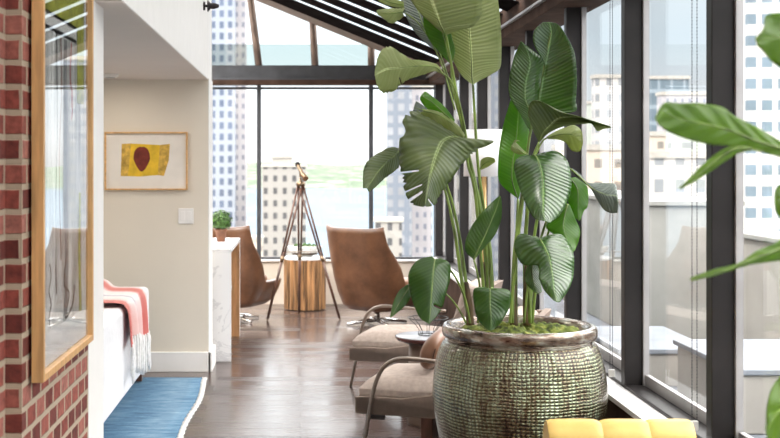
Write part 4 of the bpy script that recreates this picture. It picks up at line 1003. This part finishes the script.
stem([(512,bz,5.05),(514,260,5.08),(520,210,5.1),(526,165,5.1),(530,135,5.09),(539,98,5.09),(545,62,5.05),(551,33,5.01)], .010, .0035)
stem([(516,bz,5.1),(516,260,5.15),(517,225,5.2),(518,199,5.22)], .009, .006)
stem([(510,bz,5.0),(512,300,5.0),(517,250,5.0),(523,200,5.0),(529,170,4.99),(534,154,4.98),(539,142,4.98)], .008, .005)
stem([(526,bz,5.1),(525,260,5.1),(527,215,5.08),(531,180,5.0),(534,160,4.95),(535,155,4.93)], .012, .006)
stem([(530,bz,5.1),(531,270,5.1),(537,220,5.1),(548,180,5.1),(560,166,5.05),(572,170,5.0)], .010, .004)
stem([(530,bz,5.05),(528,270,5.02),(530,246,4.99),(534,238,4.97),(539,238,4.95)], .009, .005)
stem([(528,bz,5.15),(538,250,5.12),(555,200,5.1),(568,182,5.08),(570,178,5.08)], .008, .004)
stem([(532,bz,5.12),(540,260,5.1),(556,215,5.06),(568,204,5.04)], .008, .004)
stem([(524,bz,5.0),(528,285,5.0),(533,264,5.0)], .006, .004)
stem([(524,200,5.08),(534,160,5.05),(542,142,5.04),(547,138,5.03)], .005, .004)
stem([(480,200,5.15),(480,180,5.18),(480,169,5.2)], .005, .003)
stem([(524,190,5.03),(527,165,5.0),(527,155,5.0)], .005, .004)
stem([(451,65,5.06),(452,80,5.06),(458,110,5.07)], .004, .005)
stem([(455,110,5.12),(440,60,5.14),(420,25,5.12),(403,12,5.1)], .004, .003)
for x, d, t in ((470,5.05,282),(489,5.1,262),(514,5.08,285),(527,5.08,262)):
    stem([(x, bz+2, d), (x-1, (bz+t)/2, d), (x-(4 if x < 500 else 0), t, d+.01)], .021, .011, 'sheath', 'trunk')

# ------------------------------------------------------------ fiddle leaf plant at the right edge, close to the camera
FX, FY = .93, 2.1
fig = thing('fig_plant', 'green-leaved plant reaching in from the right edge', 'plant', (FX, FY, 0))
FO = Vector((FX, FY, 0))
MB().lathe([(0,0),(.13,0),(.15,.02),(.18,.30),(.185,.32),(.17,.32),(.165,.27),(0,.27)], 40).build('pot', M['terracotta'], fig)
MB().lathe([(0,.285),(.166,.28),(.166,.26),(0,.26)], 30).build('soil', M['soil'], fig)
MB().tube(crv([(0,0,.27),(.01,.01,.8),(-.01,0,1.3),(.01,.0,1.85)], 6), [.014]*19, 10).build('trunk', M['sheath'], fig)
def fl(st, d0, d1, fold=.02, seed=0, m='leaf_fig'): leaf(st, m, d0, d1, fold, parent=fig, org=FO, seed=seed, wave=.004)
fl([(812,158,812,162,812,166),(796,148,797,154,798,160),(779,140,776,147,776,156),(757,127,754,140,752,149),(735,116,732,131,735,146),(722,107,714,126,715,145),(700,103,694,122,697,142),(680,103,676,118,680,137),(664,103,663,112,666,130),(656,116,656,119,659,124)], 2.05, 1.9, .03, 1)
fl([(752,147,751,149,751,151),(738,144,736,148,737,154),(720,151,719,158,720,165),(703,164,703,171,704,176),(690,177,692,180,693,183),(680,187,680,188,681,189)], 2.0, 1.95, .02, 2)
fl([(806,232,806,238,806,244),(793,230,792,242,792,258),(775,243,772,252,770,262),(757,251,754,258,750,265),(738,263,734,267,730,271),(715,269,712,274,710,277),(692,277,691,279,692,281)], 2.05, 1.95, .03, 3)
fl([(820,420,818,424,816,428),(800,392,802,410,804,436),(788,372,790,405,792,445),(775,383,778,412,782,452),(767,404,770,425,774,450),(766,428,768,440,770,452)], 2.0, 1.95, .03, 4)
fl([(815,42,815,44,815,46),(800,18,800,38,800,62),(783,13,784,38,785,68),(767,15,772,38,773,63),(764,28,764,38,765,53),(756,37,756,39,758,46)], 2.0, 1.95, .03, 5)
fl([(800,190,800,196,800,202),(788,184,788,200,789,216),(778,186,779,200,780,218),(775,195,775,201,776,210)], 2.1, 2.08, .02, 6)
for a in [((812,162,2.05),(824,180,2.1)), ((752,149,2.0),(790,160,2.05),(824,190,2.1)), ((806,238,2.05),(824,262,2.1)), ((818,424,2.0),(828,440,2.1)), ((815,44,2.0),(828,62,2.1)), ((800,196,2.1),(825,215,2.1))]:
    stem(list(a), .0025, .0035, parent=fig, org=FO, name='petiole')

# ------------------------------------------------------------ light
sc = bpy.context.scene
w = bpy.data.worlds.new('world'); sc.world = w; w.use_nodes = True; nt = w.node_tree
bg = nt.nodes['Background']
t = nt.nodes.new('ShaderNodeTexCoord'); s = nt.nodes.new('ShaderNodeSeparateXYZ'); L(nt, t.outputs['Generated'], s.inputs[0])
# elevation: pale haze at the horizon, soft blue above, bright cloud overhead
r1 = ramp(nt, s.outputs['Z'], [(0, (.80,.80,.80)), (.02, (.96,.98,1.0)), (.10, (.80,.92,1.0)), (.30, (1.0,.98,.96)), (.7, (1.0,.975,.95))])
# brighter towards the far windows
mr = N(nt, 'ShaderNodeMapRange'); L(nt, s.outputs['Y'], mr.inputs[0]); mr.inputs[1].default_value = .965; mr.inputs[2].default_value = .994; mr.inputs[3].default_value = .50; mr.inputs[4].default_value = .95
mz = N(nt, 'ShaderNodeMapRange'); L(nt, s.outputs['Z'], mz.inputs[0]); mz.inputs[1].default_value = .14; mz.inputs[2].default_value = .45; mz.inputs[3].default_value = 1.0; mz.inputs[4].default_value = 8.5
mu = N(nt, 'ShaderNodeMath', operation='MULTIPLY'); L(nt, mr.outputs[0], mu.inputs[0]); L(nt, mz.outputs[0], mu.inputs[1])
mv = N(nt, 'ShaderNodeMath', operation='MULTIPLY'); L(nt, mu.outputs[0], mv.inputs[0]); mv.inputs[1].default_value = 1.0
L(nt, r1.outputs[0], bg.inputs[0]); L(nt, mv.outputs[0], bg.inputs[1])
sun = bpy.data.lights.new('sun', 'SUN'); sun.energy = .9; sun.angle = math.radians(3); sun.color = (1,.95,.88)
so = bpy.data.objects.new('sun', sun); C.objects.link(so); so.rotation_euler = Vector((.45,.75,-.75)).to_track_quat('-Z', 'Y').to_euler()
vs = sc.view_settings; sc.display_settings.display_device = 'sRGB'
vs.view_transform = 'Standard'; vs.look = 'None'; vs.gamma = 1; vs.use_curve_mapping = False; vs.exposure = .98

for i, (x, y_, e) in enumerate([(-1.28, 8.1, 1.5), (-1.6, 6.2, 6), (-2.6, 7.4, 8)]):  # first sits at the fixture; other two are added niche fill without fixtures
    la = bpy.data.lights.new('toplight', 'AREA'); la.shape = 'DISK'; la.size = .12; la.energy = e; la.color = (1,.90,.78)
    lo = bpy.data.objects.new('toplight', la); C.objects.link(lo); lo.location = (x, y_, ZS-.03)
